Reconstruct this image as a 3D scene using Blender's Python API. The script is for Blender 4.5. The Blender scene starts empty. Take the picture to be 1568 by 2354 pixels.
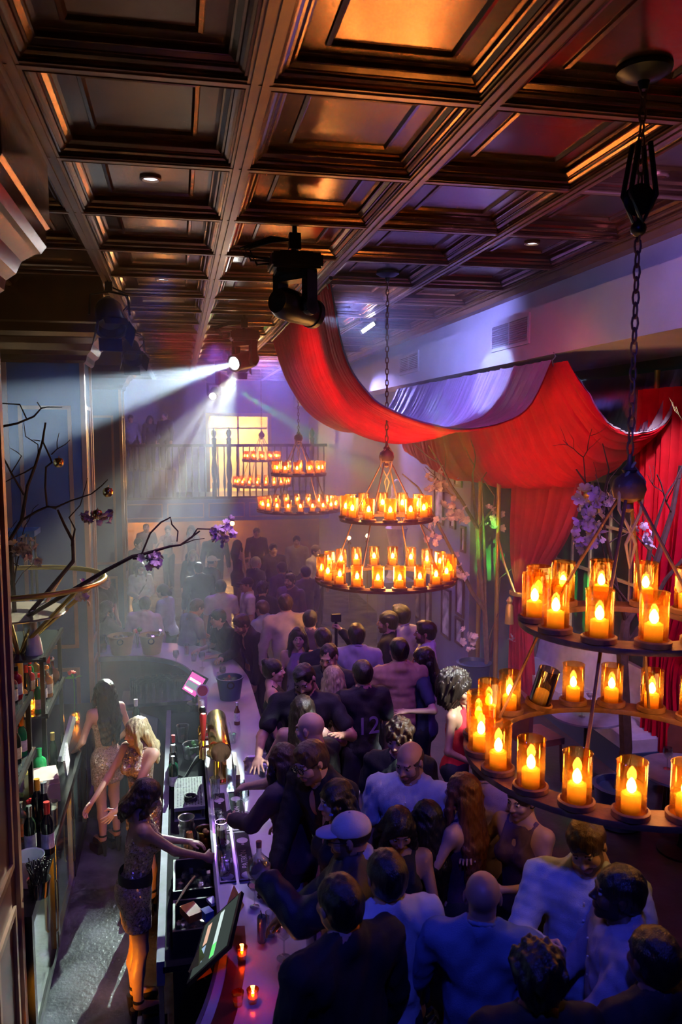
import bpy, math, random
import numpy as np
from mathutils import Vector, Matrix

R = math.radians
random.seed(7)
scn = bpy.context.scene
COL = scn.collection

# ------------------------------------------------------------------ camera
CAM = (0.0, 0.0, 4.15)
cam_d = bpy.data.cameras.new('camera')
cam = bpy.data.objects.new('camera', cam_d)
COL.objects.link(cam)
cam.location = CAM
cam.rotation_euler = (R(90 - 5.8314), 0, R(-11.4863))
cam_d.sensor_fit = 'VERTICAL'
cam_d.sensor_height = 36.0
cam_d.sensor_width = 24.0
cam_d.lens = 1831.0 / 2354.0 * 36.0
cam_d.clip_end = 200
cam_d.dof.use_dof = True
cam_d.dof.focus_distance = 6.8
cam_d.dof.aperture_fstop = 3.2
scn.camera = cam

# ------------------------------------------------------------------ world, exposure, renderer
w = bpy.data.worlds.new('world')
scn.world = w
w.use_nodes = True
w.node_tree.nodes['Background'].inputs[0].default_value = (0.16, 0.12, 0.5, 1)
w.node_tree.nodes['Background'].inputs[1].default_value = 0.0015
scn.view_settings.view_transform = 'Standard'
scn.view_settings.look = 'None'
scn.view_settings.gamma = 1.0
scn.view_settings.use_curve_mapping = False
scn.view_settings.exposure = 0.0
cy = scn.cycles
cy.max_bounces = 4
cy.diffuse_bounces = 1
cy.glossy_bounces = 2
cy.transmission_bounces = 2
cy.transparent_max_bounces = 10
cy.volume_bounces = 0
cy.caustics_reflective = False
cy.caustics_refractive = False
cy.sample_clamp_indirect = 4.0
cy.use_denoising = True
cy.use_adaptive_sampling = True
cy.adaptive_threshold = 0.35
cy.adaptive_min_samples = 14

# ------------------------------------------------------------------ lamps of the rig, with added fills
def spot(name, loc, aim, color, watts, cone, blend=0.3, radius=0.05):
    l = bpy.data.lights.new(name, 'SPOT')
    l.color = color
    l.energy = watts
    l.spot_size = R(cone)
    l.spot_blend = blend
    l.shadow_soft_size = radius
    o = bpy.data.objects.new(name, l)
    COL.objects.link(o)
    o.location = loc
    o.rotation_euler = (Vector(aim) - Vector(loc)).to_track_quat('-Z', 'Y').to_euler()
    return o

def point(name, loc, color, watts, radius=0.05):
    l = bpy.data.lights.new(name, 'POINT')
    l.color = color
    l.energy = watts
    l.shadow_soft_size = radius
    o = bpy.data.objects.new(name, l)
    COL.objects.link(o)
    o.location = loc
    return o

HEAD_LENS = {}
# moving heads: (x, y, lens direction target)
MOVING_HEADS = [
    ((1.0, 6.9, 5.8), (3.9, 9.4, 4.75)),
    ((1.0, 12.2, 5.8), (-2.6, 8.5, 3.95)),
    ((1.0, 17.5, 5.8), (4.45, 10.9, 2.45)),
    ((1.0, 22.8, 5.8), (-0.7, 14.4, 1.5)),
]
def head_pivot(i):
    b = Vector(MOVING_HEADS[i][0])
    return b + Vector((0, 0, -0.60))
def head_lens(i):
    p = head_pivot(i)
    d = (Vector(MOVING_HEADS[i][1]) - p).normalized()
    return p + d * 0.27
COOL = (0.66, 0.9, 1.0)
spot('moving_head_beam_light', head_lens(0), MOVING_HEADS[0][1], (0.45, 0.62, 1.0), 900, 16, 0.4, 0.03)
spot('moving_head_beam_light', head_lens(1), MOVING_HEADS[1][1], COOL, 26000, 15, 0.6, 0.03)
spot('moving_head_beam_light', head_lens(2), MOVING_HEADS[2][1], (0.05, 1.0, 0.12), 16000, 5, 0.4, 0.03)
for dx, dz, k in ((-0.95, 0.2, 0.8), (0.0, -0.25, 1.2), (0.9, 0.15, 1.0)):
    a = Vector(MOVING_HEADS[3][1]) + Vector((dx, 0, dz))
    spot('moving_head_beam_light', head_lens(3), a, (0.82, 0.95, 1.0), 24000 * k, 4.6, 0.6, 0.03)
# white key spots
spot('white_key_light', (1.03, 14.45, 5.17), (-0.52, 6.9, 1.2), (0.75, 1.0, 0.88), 13000, 14, 0.6, 0.04)
spot('white_key_light', (1.03, 14.45, 5.17), (-1.32, 7.4, 1.95), (0.95, 1.0, 0.70), 9000, 16, 0.6, 0.04)
spot('white_key_light', (3.75, 4.3, 4.85), (2.3, 6.19, 2), (0.9, 1.0, 0.88), 2600, 9, 0.6, 0.03)
spot('white_key_light', (3.72, 4.5, 4.85), (1.01, 5.77, 2.05), (0.88, 1.0, 0.90), 1700, 10, 0.6, 0.03)
spot('white_key_light', (3.78, 4.1, 4.85), (1.47, 5.1, 2.1), (0.88, 1.0, 0.90), 1300, 6, 0.6, 0.03)
spot('white_key_light', (3.70, 5.3, 4.85), (-0.45, 7.0, 1.45), (0.78, 1.0, 0.86), 2600, 10, 0.6, 0.03)
# blue and violet washes
spot('blue_wash_light', (0.6, 0.9, 5.6), (2.2, 5.3, 1.4), (0.05, 0.07, 1.0), 225, 80, 0.9, 0.12)
spot('blue_wash_light', (-0.6, 3.0, 5.7), (1.2, 4.8, 1.2), (0.08, 0.07, 1.0), 70, 80, 0.9, 0.12)
spot('violet_wash_light', (2.5, 4.9, 5.65), (1.4, 8.4, 1.4), (0.42, 0.09, 1.0), 300, 75, 0.9, 0.12)
spot('violet_wash_light', (0.6, 14.0, 5.6), (1.6, 11.0, 1.2), (0.42, 0.12, 1.0), 420, 95, 0.9, 0.12)
spot('lavender_wash_light', (1.9, 9.2, 5.6), (4.1, 11.2, 5.0), (0.30, 0.30, 1.0), 420, 110, 0.9, 0.08)
spot('lavender_wash_light', (2.9, 4.6, 5.6), (4.1, 7.4, 5.2), (0.40, 0.22, 1.0), 60, 100, 0.9, 0.08)
spot('lavender_wash_light', (2.2, 18.5, 5.6), (1.8, 26.0, 3.6), (0.24, 0.20, 1.0), 1700, 120, 0.9, 0.08)
spot('lavender_wash_light', (3.3, 16.5, 5.4), (4.3, 12.6, 2.2), (0.34, 0.32, 1.0), 900, 70, 0.9, 0.08)
spot('blue_wall_light', (0.0, 7.4, 5.6), (-1.6, 10.3, 3.6), (0.06, 0.16, 1.0), 120, 46, 0.9, 0.08)
spot('lavender_wash_light', (4.25, 5.2, 4.7), (4.9, 8.3, 0.9), (0.42, 0.36, 1.0), 260, 62, 0.9, 0.08)  # added fill, lifts the dark seating in the recess
spot('window_fill_light', (4.25, 6.3, 4.75), (5.25, 9.4, 2.3), (0.95, 1.0, 0.72), 130, 46, 0.8, 0.05)  # added fill to bring out the window bars and panes
spot('rose_bar_fill_light', (0.55, 6.0, 5.68), (0.50, 6.3, 1.1), (0.74, 0.46, 1.0), 260, 62, 0.9, 0.06)  # added fill to brighten the bar top, no fixture above it
for aim in ((4.85, 11.55, 2.35), (4.66, 10.35, 2.15), (4.20, 10.7, 2.6), (4.45, 11.2, 2.2)):
    spot('green_fill_light', (1.0, 4.6, 5.62), aim, (0.12, 1.0, 0.08), 5200, 2.4, 0.7, 0.02)  # added lamps without a fixture, stand in for the moving head's green rays
# red wash on the fabric
spot('red_fill_light', (-0.3, 8.5, 5.15), (2.2, 11.0, 4.5), (1.0, 0.04, 0.07), 430, 48, 0.8, 0.08)  # added to redden the big swag, no lamp hangs here
spot('red_fill_light', (1.3, 5.4, 5.6), (4.6, 9.4, 3.4), (1.0, 0.04, 0.10), 200, 52, 0.8, 0.08)  # added red fill for the second swag and the curtains
spot('rose_wash_light', (4.0, 3.6, 4.8), (5.0, 7.2, 2.4), (1.0, 0.3, 0.3), 160, 50, 0.8, 0.08)
# warm practicals
spot('amber_counter_light', (-0.92, 4.75, 0.30), (-0.45, 6.2, 0.55), (1.0, 0.34, 0.01), 75, 66, 0.5, 0.06)

# ------------------------------------------------------------------ materials
MATS = {}
def mat(name, col, rough=0.5, metal=0.0, var=0.12, scale=9.0, bump=0.0, bscale=None, emit=0.0, emit_col=None, spec=0.5, coat=0.0):
    if name in MATS:
        return MATS[name]
    m = bpy.data.materials.new(name)
    m.use_nodes = True
    nt = m.node_tree
    b = nt.nodes['Principled BSDF']
    b.inputs['Roughness'].default_value = rough
    b.inputs['Metallic'].default_value = metal
    b.inputs['Specular IOR Level'].default_value = spec
    if coat:
        b.inputs['Coat Weight'].default_value = coat
        b.inputs['Coat Roughness'].default_value = 0.15
    tc = nt.nodes.new('ShaderNodeTexCoord')
    nz = nt.nodes.new('ShaderNodeTexNoise')
    nz.inputs['Scale'].default_value = scale
    nz.inputs['Detail'].default_value = 3
    nt.links.new(tc.outputs['Object'], nz.inputs['Vector'])
    rp = nt.nodes.new('ShaderNodeValToRGB')
    lo = [max(0, c * (1 - var)) for c in col]
    hi = [min(1, c * (1 + var)) for c in col]
    rp.color_ramp.elements[0].position = 0.3
    rp.color_ramp.elements[1].position = 0.7
    rp.color_ramp.elements[0].color = (*lo, 1)
    rp.color_ramp.elements[1].color = (*hi, 1)
    nt.links.new(nz.outputs['Fac'], rp.inputs['Fac'])
    nt.links.new(rp.outputs['Color'], b.inputs['Base Color'])
    if bump:
        nb = nt.nodes.new('ShaderNodeTexNoise')
        nb.inputs['Scale'].default_value = bscale or scale * 6
        nt.links.new(tc.outputs['Object'], nb.inputs['Vector'])
        bp = nt.nodes.new('ShaderNodeBump')
        bp.inputs['Strength'].default_value = bump
        bp.inputs['Distance'].default_value = 0.01
        nt.links.new(nb.outputs['Fac'], bp.inputs['Height'])
        nt.links.new(bp.outputs['Normal'], b.inputs['Normal'])
    if emit:
        b.inputs['Emission Color'].default_value = (*(emit_col or col), 1)
        b.inputs['Emission Strength'].default_value = emit
    MATS[name] = m
    return m

def glass(name, tint=(0.93, 0.96, 0.97), gloss=0.16, rough=0.03):
    if name in MATS:
        return MATS[name]
    m = bpy.data.materials.new(name)
    m.use_nodes = True
    nt = m.node_tree
    nt.nodes.remove(nt.nodes['Principled BSDF'])
    out = nt.nodes['Material Output']
    tr = nt.nodes.new('ShaderNodeBsdfTransparent')
    tr.inputs[0].default_value = (*tint, 1)
    gl = nt.nodes.new('ShaderNodeBsdfGlossy')
    gl.inputs['Roughness'].default_value = rough
    gl.inputs[0].default_value = (0.9, 0.9, 0.9, 1)
    lw = nt.nodes.new('ShaderNodeLayerWeight')
    lw.inputs[0].default_value = 0.35
    mp = nt.nodes.new('ShaderNodeMapRange')
    mp.inputs['To Min'].default_value = gloss * 0.35
    mp.inputs['To Max'].default_value = min(1, gloss * 4)
    nt.links.new(lw.outputs['Facing'], mp.inputs['Value'])
    mx = nt.nodes.new('ShaderNodeMixShader')
    nt.links.new(mp.outputs[0], mx.inputs[0])
    nt.links.new(tr.outputs[0], mx.inputs[1])
    nt.links.new(gl.outputs[0], mx.inputs[2])
    nt.links.new(mx.outputs[0], out.inputs['Surface'])
    MATS[name] = m
    return m

def amber_shade(name, tint):
    """tinted clear glass with a slightly milky wall that takes up the lamp's light"""
    m = glass(name, tint, .14)
    nt = m.node_tree
    mx = [n for n in nt.nodes if n.type == 'MIX_SHADER'][0]
    tl = nt.nodes.new('ShaderNodeBsdfTranslucent')
    tl.inputs[0].default_value = (1.0, .42, .05, 1)
    m2 = nt.nodes.new('ShaderNodeMixShader')
    m2.inputs[0].default_value = .10
    nt.links.new(mx.outputs[0], m2.inputs[1]); nt.links.new(tl.outputs[0], m2.inputs[2])
    nt.links.new(m2.outputs[0], nt.nodes['Material Output'].inputs['Surface'])
    return m

def glow(name, col, strength):
    if name in MATS:
        return MATS[name]
    m = bpy.data.materials.new(name)
    m.use_nodes = True
    nt = m.node_tree
    nt.nodes.remove(nt.nodes['Principled BSDF'])
    e = nt.nodes.new('ShaderNodeEmission')
    e.inputs[0].default_value = (*col, 1)
    e.inputs[1].default_value = strength
    nt.links.new(e.outputs[0], nt.nodes['Material Output'].inputs['Surface'])
    MATS[name] = m
    return m

def sequin(name, col):
    """cloth set with small mirror facets, each tilted its own way"""
    if name in MATS:
        return MATS[name]
    m = mat(name, col, 0.32, 0.55, 0.2, 30)
    nt = m.node_tree
    b = nt.nodes['Principled BSDF']
    tc = [n for n in nt.nodes if n.type == 'TEX_COORD'][0]
    v = nt.nodes.new('ShaderNodeTexVoronoi')
    v.inputs['Scale'].default_value = 85
    nt.links.new(tc.outputs['Object'], v.inputs['Vector'])
    sub = nt.nodes.new('ShaderNodeVectorMath'); sub.operation = 'SUBTRACT'
    sub.inputs[1].default_value = (0.5, 0.5, 0.5)
    nt.links.new(v.outputs['Color'], sub.inputs[0])
    sc = nt.nodes.new('ShaderNodeVectorMath'); sc.operation = 'SCALE'
    sc.inputs['Scale'].default_value = 1.3
    nt.links.new(sub.outputs[0], sc.inputs[0])
    ge = nt.nodes.new('ShaderNodeNewGeometry')
    ad = nt.nodes.new('ShaderNodeVectorMath'); ad.operation = 'ADD'
    nt.links.new(ge.outputs['Normal'], ad.inputs[0]); nt.links.new(sc.outputs[0], ad.inputs[1])
    no = nt.nodes.new('ShaderNodeVectorMath'); no.operation = 'NORMALIZE'
    nt.links.new(ad.outputs[0], no.inputs[0])
    nt.links.new(no.outputs[0], b.inputs['Normal'])
    gt = nt.nodes.new('ShaderNodeMath'); gt.operation = 'LESS_THAN'
    gt.inputs[1].default_value = 0.33
    nt.links.new(v.outputs['Distance'], gt.inputs[0])
    mr = nt.nodes.new('ShaderNodeMapRange')
    mr.inputs['To Min'].default_value = 0.6
    mr.inputs['To Max'].default_value = 0.14
    nt.links.new(gt.outputs[0], mr.inputs['Value'])
    nt.links.new(mr.outputs[0], b.inputs['Roughness'])
    return m

M_ceil = mat('bronze_painted_wood', (0.25, 0.12, 0.052), 0.20, 0.85, 0.15, 3, 0.05, 30)
M_beam = mat('bronze_beam_paint', (0.30, 0.165, 0.09), 0.34, 0.65, 0.15, 4, 0.05, 30)
M_bulk = mat('painted_plaster', (0.62, 0.62, 0.68), 0.6, 0, 0.06, 2, 0.1, 40)
M_wall = mat('blue_grey_paint', (0.24, 0.26, 0.40), 0.55, 0, 0.1, 2, 0.1, 40)
M_navy = mat('navy_paint', (0.05, 0.085, 0.17), 0.35, 0, 0.15, 2, 0.05, 20)
M_trimw = mat('copper_trim', (0.36, 0.2, 0.13), 0.35, 0.4, 0.1, 5)
M_black = mat('black_metal', (0.012, 0.012, 0.014), 0.35, 0.3, 0.2, 12)
M_matte = mat('matte_black', (0.01, 0.01, 0.012), 0.7, 0, 0.2, 12)
M_steel = mat('stainless_steel', (0.55, 0.57, 0.58), 0.25, 1.0, 0.08, 30, 0.05, 120)
M_brass = mat('polished_brass', (0.78, 0.55, 0.2), 0.18, 1.0, 0.06, 8)
M_gold = mat('gold_painted_tube', (0.62, 0.44, 0.12), 0.32, 0.5, 0.1, 8)
M_rust = mat('rusty_iron', (0.22, 0.095, 0.05), 0.55, 0.3, 0.25, 14, 0.2, 60)
M_mahog = mat('mahogany', (0.10, 0.028, 0.022), 0.35, 0, 0.2, 4)
M_marble = mat('white_marble', (0.62, 0.60, 0.64), 0.16, 0, 0.14, 2.2)
M_glass = glass('clear_glass', (.84, .88, .90), .36)
M_amberglass = amber_shade('amber_glass', (1.0, 0.58, 0.16))
M_white = mat('white_plastic', (0.72, 0.72, 0.74), 0.4)
M_bark = mat('dark_bark', (0.06, 0.035, 0.03), 0.8, 0, 0.3, 20, 0.3, 80)
M_bark2 = mat('grey_brown_bark', (0.22, 0.16, 0.11), 0.8, 0, 0.3, 14, 0.3, 60)
M_petal = mat('pale_pink_petal', (0.80, 0.66, 0.70), 0.6, 0, 0.1, 20)
M_red = mat('red_drape_fabric', (0.62, 0.004, 0.028), 0.62, 0, 0.12, 5, 0.12, 90, spec=0.15)
M_redin = mat('red_curtain_fabric', (0.46, 0.02, 0.045), 0.65, 0, 0.12, 5, 0.12, 90, spec=0.15)

# ------------------------------------------------------------------ mesh helpers
class MB:
    """collects faces; build() links them as one mesh object"""
    def __init__(s):
        s.v = []; s.f = []; s.mi = []; s.cur = 0
    def add(s, vs, fs):
        o = len(s.v)
        s.v.extend([tuple(p) for p in vs])
        for f in fs:
            s.f.append(tuple(i + o for i in f)); s.mi.append(s.cur)
        return s
    def box(s, x0, x1, y0, y1, z0, z1):
        return s.add([(x0, y0, z0), (x1, y0, z0), (x1, y1, z0), (x0, y1, z0), (x0, y0, z1), (x1, y0, z1), (x1, y1, z1), (x0, y1, z1)],
                     [(0, 3, 2, 1), (4, 5, 6, 7), (0, 1, 5, 4), (1, 2, 6, 5), (2, 3, 7, 6), (3, 0, 4, 7)])
    def obox(s, c, size, mtx):
        h = [k / 2 for k in size]
        vs = [Vector(c) + mtx @ Vector((sx * h[0], sy * h[1], sz * h[2])) for sz in (-1, 1) for sx, sy in ((-1, -1), (1, -1), (1, 1), (-1, 1))]
        return s.add(vs, [(0, 3, 2, 1), (4, 5, 6, 7), (0, 1, 5, 4), (1, 2, 6, 5), (2, 3, 7, 6), (3, 0, 4, 7)])
    def lathe(s, prof, c=(0, 0, 0), n=20, mtx=None, a0=0.0, cap=True):
        vs = []
        for r, z in prof:
            for k in range(n):
                a = a0 + 2 * math.pi * k / n
                p = Vector((r * math.cos(a), r * math.sin(a), z))
                if mtx: p = mtx @ p
                vs.append(Vector(c) + p)
        fs = []
        for i in range(len(prof) - 1):
            for k in range(n):
                fs.append((i * n + k, i * n + (k + 1) % n, (i + 1) * n + (k + 1) % n, (i + 1) * n + k))
        if cap:
            if prof[0][0] > 1e-5: fs.append(tuple(range(n - 1, -1, -1)))
            if prof[-1][0] > 1e-5: fs.append(tuple((len(prof) - 1) * n + k for k in range(n)))
        return s.add(vs, fs)
    def tube(s, pts, rad, n=8, closed=False):
        pts = [Vector(p) for p in pts]
        m = len(pts)
        rads = rad if isinstance(rad, (list, tuple)) else [rad] * m
        vs = []; prev = None
        for i, p in enumerate(pts):
            if closed: t = (pts[(i + 1) % m] - pts[i - 1])
            else: t = (pts[min(i + 1, m - 1)] - pts[max(i - 1, 0)])
            t.normalize()
            if prev is None:
                u = t.orthogonal().normalized()
            else:
                u = (prev - t * prev.dot(t))
                u = u.normalized() if u.length > 1e-6 else t.orthogonal().normalized()
            prev = u
            w_ = t.cross(u)
            for k in range(n):
                a = 2 * math.pi * k / n
                vs.append(p + (u * math.cos(a) + w_ * math.sin(a)) * rads[i])
        fs = []
        for i in range(m if closed else m - 1):
            j = (i + 1) % m
            for k in range(n):
                fs.append((i * n + k, i * n + (k + 1) % n, j * n + (k + 1) % n, j * n + k))
        if not closed:
            fs.append(tuple(range(n - 1, -1, -1)))
            fs.append(tuple((m - 1) * n + k for k in range(n)))
        return s.add(vs, fs)
    def ball(s, c, r, n=10, m=6, sc=(1, 1, 1)):
        prof = [(max(1e-6, r * math.sin(math.pi * i / m)), -r * math.cos(math.pi * i / m)) for i in range(m + 1)]
        return s.lathe(prof, c, n, Matrix.Diagonal(sc), cap=False)
    def mesh(s, name, mats, smooth=True):
        me = bpy.data.meshes.new(name)
        me.from_pydata(s.v, [], s.f)
        for m_ in (mats if isinstance(mats, (list, tuple)) else [mats]):
            me.materials.append(m_)
        if any(s.mi): me.polygons.foreach_set('material_index', s.mi)
        if smooth:
            me.polygons.foreach_set('use_smooth', [True] * len(me.polygons))
            me.set_sharp_from_angle(angle=R(38))
        me.update()
        return me
    def build(s, name, mats, parent=None, loc=None, rot=None, smooth=True):
        return link(name, s.mesh(name, mats, smooth), parent, loc, rot)

def link(name, data, parent=None, loc=None, rot=None):
    o = bpy.data.objects.new(name, data)
    COL.objects.link(o)
    if parent is not None: o.parent = parent
    if loc is not None: o.location = loc
    if rot is not None: o.rotation_euler = rot
    return o
def tag(o, label=None, cat=None, group=None, kind=None):
    if label: o['label'] = label
    if cat: o['category'] = cat
    if group: o['group'] = group
    if kind: o['kind'] = kind
    return o
def empty(name, loc, label=None, cat=None, group=None, rot=None, kind=None):
    o = link(name, None, None, loc, rot)
    o.empty_display_size = 0.1
    return tag(o, label, cat, group, kind)
def copy_tree(o, parent=None, loc=None, rot=None):
    c = o.copy(); COL.objects.link(c)
    if parent is not None: c.parent = parent
    if loc is not None: c.location = loc
    if rot is not None: c.rotation_euler = rot
    for ch in list(KIDS.get(o.name, [])) or [k for k in o.children]:
        copy_tree(ch, c)
    return c
KIDS = {}
def between(a, b):
    """matrix whose z axis runs from a to b"""
    return (Vector(b) - Vector(a)).to_track_quat('Z', 'Y').to_matrix()

# ------------------------------------------------------------------ room shell
BX = [0.42 - 1.158 * k for k in range(5, 0, -1)] + [0.42, 1.60, 2.75, 3.87]
BY = [4.05 + 1.27 * k for k in range(-4, 19)]
ZC = 5.80
YB = 27.2                                   # back wall
def structure(name, mb, m, parent=None, smooth=False):
    o = mb.build(name, m, parent, smooth=smooth)
    if parent is None: o['kind'] = 'structure'
    return o

M_floor = mat('dark_wet_concrete', (0.10, 0.105, 0.11), 0.22, 0, 0.6, 3.0, 0.55, 26)
floor = structure('floor', MB().box(-6.5, 5.6, -2.5, YB, -0.12, 0.0), M_floor)

strip_pts = [(.70, -2.4), (5.3, -2.4), (5.3, 11.0), (.72, 11.0), (.72, 9.0), (.72, 4.4), (.70, 2.0)]
_n = len(strip_pts)
structure('floor_raised', MB().add([(x_, y_, z_) for z_ in (0.0, 0.4) for x_, y_ in strip_pts], [tuple(range(_n, 2 * _n))] + [(i_, (i_ + 1) % _n, _n + (i_ + 1) % _n, _n + i_) for i_ in range(_n)]), mat('dark_boards', (.07, .05, .05), .35, 0, .3, 5, .2, 20))

ceiling = structure('ceiling', MB().box(-6.5, 5.6, -2.5, YB, 6.10, 6.2), M_ceil)
hw = 0.062
prof = [(i_, 5.81 + (z_ - 5.81) * .44) for i_, z_ in [(0, 5.81), (0, 5.835), (.016, 5.835), (.016, 5.86), (.03, 5.868), (.045, 5.885), (.05, 5.91), (.062, 5.912),
        (.062, 5.93), (.085, 5.965), (.095, 5.968), (.095, 6.03), (.115, 6.045), (.21, 6.045), (.216, 6.02), (.236, 6.01), (.25, 6.052), (.40, 6.056)]]
coffer_cache = {}
def coffer(wx, wy):
    key = (round(wx, 3), round(wy, 3))
    if key not in coffer_cache:
        mb = MB()
        loops = []
        for ins, z in prof:
            a, b = wx / 2 - ins, wy / 2 - ins
            loops.append([(-a, -b, z - ZC), (a, -b, z - ZC), (a, b, z - ZC), (-a, b, z - ZC)])
        vs = [p for l in loops for p in l]
        fs = []
        for i in range(len(loops) - 1):
            for k in range(4):
                fs.append((i * 4 + k, (i + 1) * 4 + k, (i + 1) * 4 + (k + 1) % 4, i * 4 + (k + 1) % 4))
        n = (len(loops) - 1) * 4
        fs.append((n, n + 3, n + 2, n + 1))
        mb.add(vs, fs)
        coffer_cache[key] = mb.mesh('coffer_panel', M_ceil, False)
    return coffer_cache[key]
for i in range(len(BX) - 1):
    for j in range(len(BY) - 1):
        x0, x1, y0, y1 = BX[i], BX[i + 1], BY[j], BY[j + 1]
        link('coffer_panel', coffer(x1 - x0 - 2 * hw, y1 - y0 - 2 * hw + 0.02), ceiling, ((x0 + x1) / 2, (y0 + y1) / 2, ZC))
beam_long = MB()
L = BY[-1] - BY[0]
beam_long.box(-hw, hw, 0, L, 0.012, 0.10).box(-hw + .018, -0.010, 0, L, 0.0, 0.012).box(0.010, hw - .018, 0, L, 0.0, 0.012)
bl = beam_long.mesh('ceiling_beam', M_beam, False)
for x in BX: link('ceiling_beam', bl, ceiling, (x, BY[0], ZC))
beam_cross = MB()
wd = BX[-1] - BX[0]
beam_cross.box(0, wd, -hw + .01, hw - .01, 0.016, 0.10).box(0, wd, -.012, .03, 0.008, 0.016)
bc = beam_cross.mesh('ceiling_beam', M_beam, False)
for y in BY: link('ceiling_beam', bc, ceiling, (BX[0], y, ZC))

# right bulkhead with its cove steps, soffit and grilles
bulk = structure('trim_1', MB().box(3.87, 5.6, -2.5, YB, 4.95, 5.50), M_bulk)
MB().box(4.02, 5.6, -2.5, YB, 5.50, 6.1).build('cove_band', M_bulk, bulk, smooth=False)
MB().box(3.90, 4.02, -2.5, YB, 5.735, 5.80).build('cornice', M_trimw, bulk, smooth=False)
structure('wall_right', MB().box(4.40, 4.6, 11.6, YB, 0, 4.95), M_wall)
structure('wall_recess', MB().box(5.30, 5.5, -2.5, 11.6, 0, 4.95).box(4.6, 5.5, 11.6, 11.75, 0, 4.95), mat('teal_grey_paint', (0.20, 0.26, 0.28), 0.5, 0, 0.1, 2))
structure('wall_left', MB().box(-6.5, -6.3, -2.5, YB, 0, 6.1), M_wall)
structure('wall_back', MB().box(-6.5, 1.02, YB, YB + .2, 0, 6.1).box(2.98, 5.6, YB, YB + .2, 0, 6.1).box(1.02, 2.98, YB, YB + .2, 4.62, 6.1).box(1.02, 2.98, YB, YB + .2, 0, 2.05), mat('lavender_plaster', (0.42, 0.40, 0.52), 0.6, 0, 0.08, 2))
structure('wall_front', MB().box(-6.5, 5.6, -2.7, -2.5, 0, 6.1), M_navy)

# columns with stepped capitals
def column(name, x0, x1, y0, y1, ztop, flare, m_body):
    o = structure(name, MB().box(x0, x1, y0, y1, 0, ztop + .06), m_body)
    cap = MB()
    steps = [(0.03, -.34), (0.06, -.31), (0.07, -.25), (0.12, -.20), (0.15, -.12), (0.22, -.06), (0.25, -.05), (flare, 0.0), (flare, 0.10), (flare + .02, .12), (flare + .02, 0.9)]
    vs = []; fs = []
    for e, z in steps:
        zz = min(ztop + z, 6.06)
        vs += [(x0 - e, y0 - e, zz), (x1 + e, y0 - e, zz), (x1 + e, y1 + e, zz), (x0 - e, y1 + e, zz)]
    for i in range(len(steps) - 1):
        for k in range(4):
            fs.append((i * 4 + k, i * 4 + (k + 1) % 4, (i + 1) * 4 + (k + 1) % 4, (i + 1) * 4 + k))
    cap.add(vs, fs)
    cap.build('capital', M_ceil, o, smooth=False)
    for sx in (x0, x1):
        MB().box(sx - .028, sx + .028, y0 - .028, y0 + .05, 0, ztop - .34).build('corner_trim', M_trimw, o, smooth=False)
        MB().box(sx - .028, sx + .028, y1 - .05, y1 + .028, 0, ztop - .34).build('corner_trim', M_trimw, o, smooth=False)
    # applied panel mouldings on the front and on the right side
    def frame(a0, a1, z0, z1, face):
        mb = MB(); t = .045; d = .02
        for (p, q, r_, s_) in ((a0, a1, z0, z0 + t), (a0, a1, z1 - t, z1), (a0, a0 + t, z0 + t, z1 - t), (a1 - t, a1, z0 + t, z1 - t)):
            if face == 'f': mb.box(p, q, y0 - d, y0 + .005, r_, s_)
            else: mb.box(x1 - .005, x1 + d, p, q, r_, s_)
        mb.build('panel_moulding', M_trimw, o, smooth=False)
    for z0, z1 in ((0.25, 1.2), (1.45, 4.45)):
        frame(x0 + .14, x1 - .14, z0, z1, 'f')
        frame(y0 + .14, y1 - .14, z0, z1, 's')
    return o
column('column_near', -1.95, -1.07, 4.35, 5.15, 5.3, 0.28, M_mahog)
column('column_middle', -2.02, -1.13, 10.2, 11.0, 5.3, 0.28, M_navy)
column('column_far', -2.02, -1.13, 16.6, 17.4, 5.3, 0.28, M_navy)

# far gallery: slab, fascia with panels, balustrade
gal = structure('gallery', MB().box(-6.3, 4.4, 23.6, YB, 1.95, 2.1), M_navy)
MB().box(-6.3, 4.4, 23.45, 23.6, 1.52, 2.16).build('fascia', M_navy, gal, smooth=False)
MB().box(-6.3, -0.1, 24.4, YB, 2.1, 2.95).build('raised_floor', M_navy, gal, smooth=False)
for k in range(7):
    x0 = -3.9 + k * 1.18
    mb = MB()
    for (a, b, c, d) in ((x0, x0 + 1.05, 1.62, 1.65), (x0, x0 + 1.05, 2.02, 2.05), (x0, x0 + .03, 1.65, 2.02), (x0 + 1.02, x0 + 1.05, 1.65, 2.02)):
        mb.box(a, b, 23.42, 23.45, c, d)
    mb.build('fascia_moulding', M_trimw, gal, smooth=False)
rail = empty('balustrade', (0, 23.55, 2.16), 'dark turned balustrade with newel posts along the far gallery', 'railing')
MB().box(-6.2, 4.35, -.06, .06, 1.52, 1.6).build('handrail', M_black, rail, smooth=False)
MB().box(-6.2, 4.35, -.05, .05, 0.0, .07).build('bottom_rail', M_black, rail, smooth=False)
bal = MB().lathe([(.02, .07), (.02, .25), (.035, .35), (.042, .5), (.025, .75), (.016, 1.0), (.024, 1.25), (.018, 1.35), (.02, 1.52)], n=6).mesh('baluster', M_black)
newel = MB().lathe([(.07, 0), (.07, .45), (.045, .5), (.085, .7), (.085, .95), (.05, 1.2), (.07, 1.35), (.07, 1.72), (.09, 1.74), (.04, 1.8), (.085, 1.9), (.07, 1.98), (.02, 2.04), (.005, 2.1)], n=10).mesh('newel_post', M_black)
NEW = [(1.01, 23.55, 3.01)[0], (1.44, 23.55, 3.01)[0], -4.2, 3.9, -1.6]
for x in NEW: link('newel_post', newel, rail, (x, 0, 0))
x = -6.1
while x < 4.3:
    if min(abs(x - n) for n in NEW) > .1: link('baluster', bal, rail, (x, 0, 0))
    x += 0.185
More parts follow.
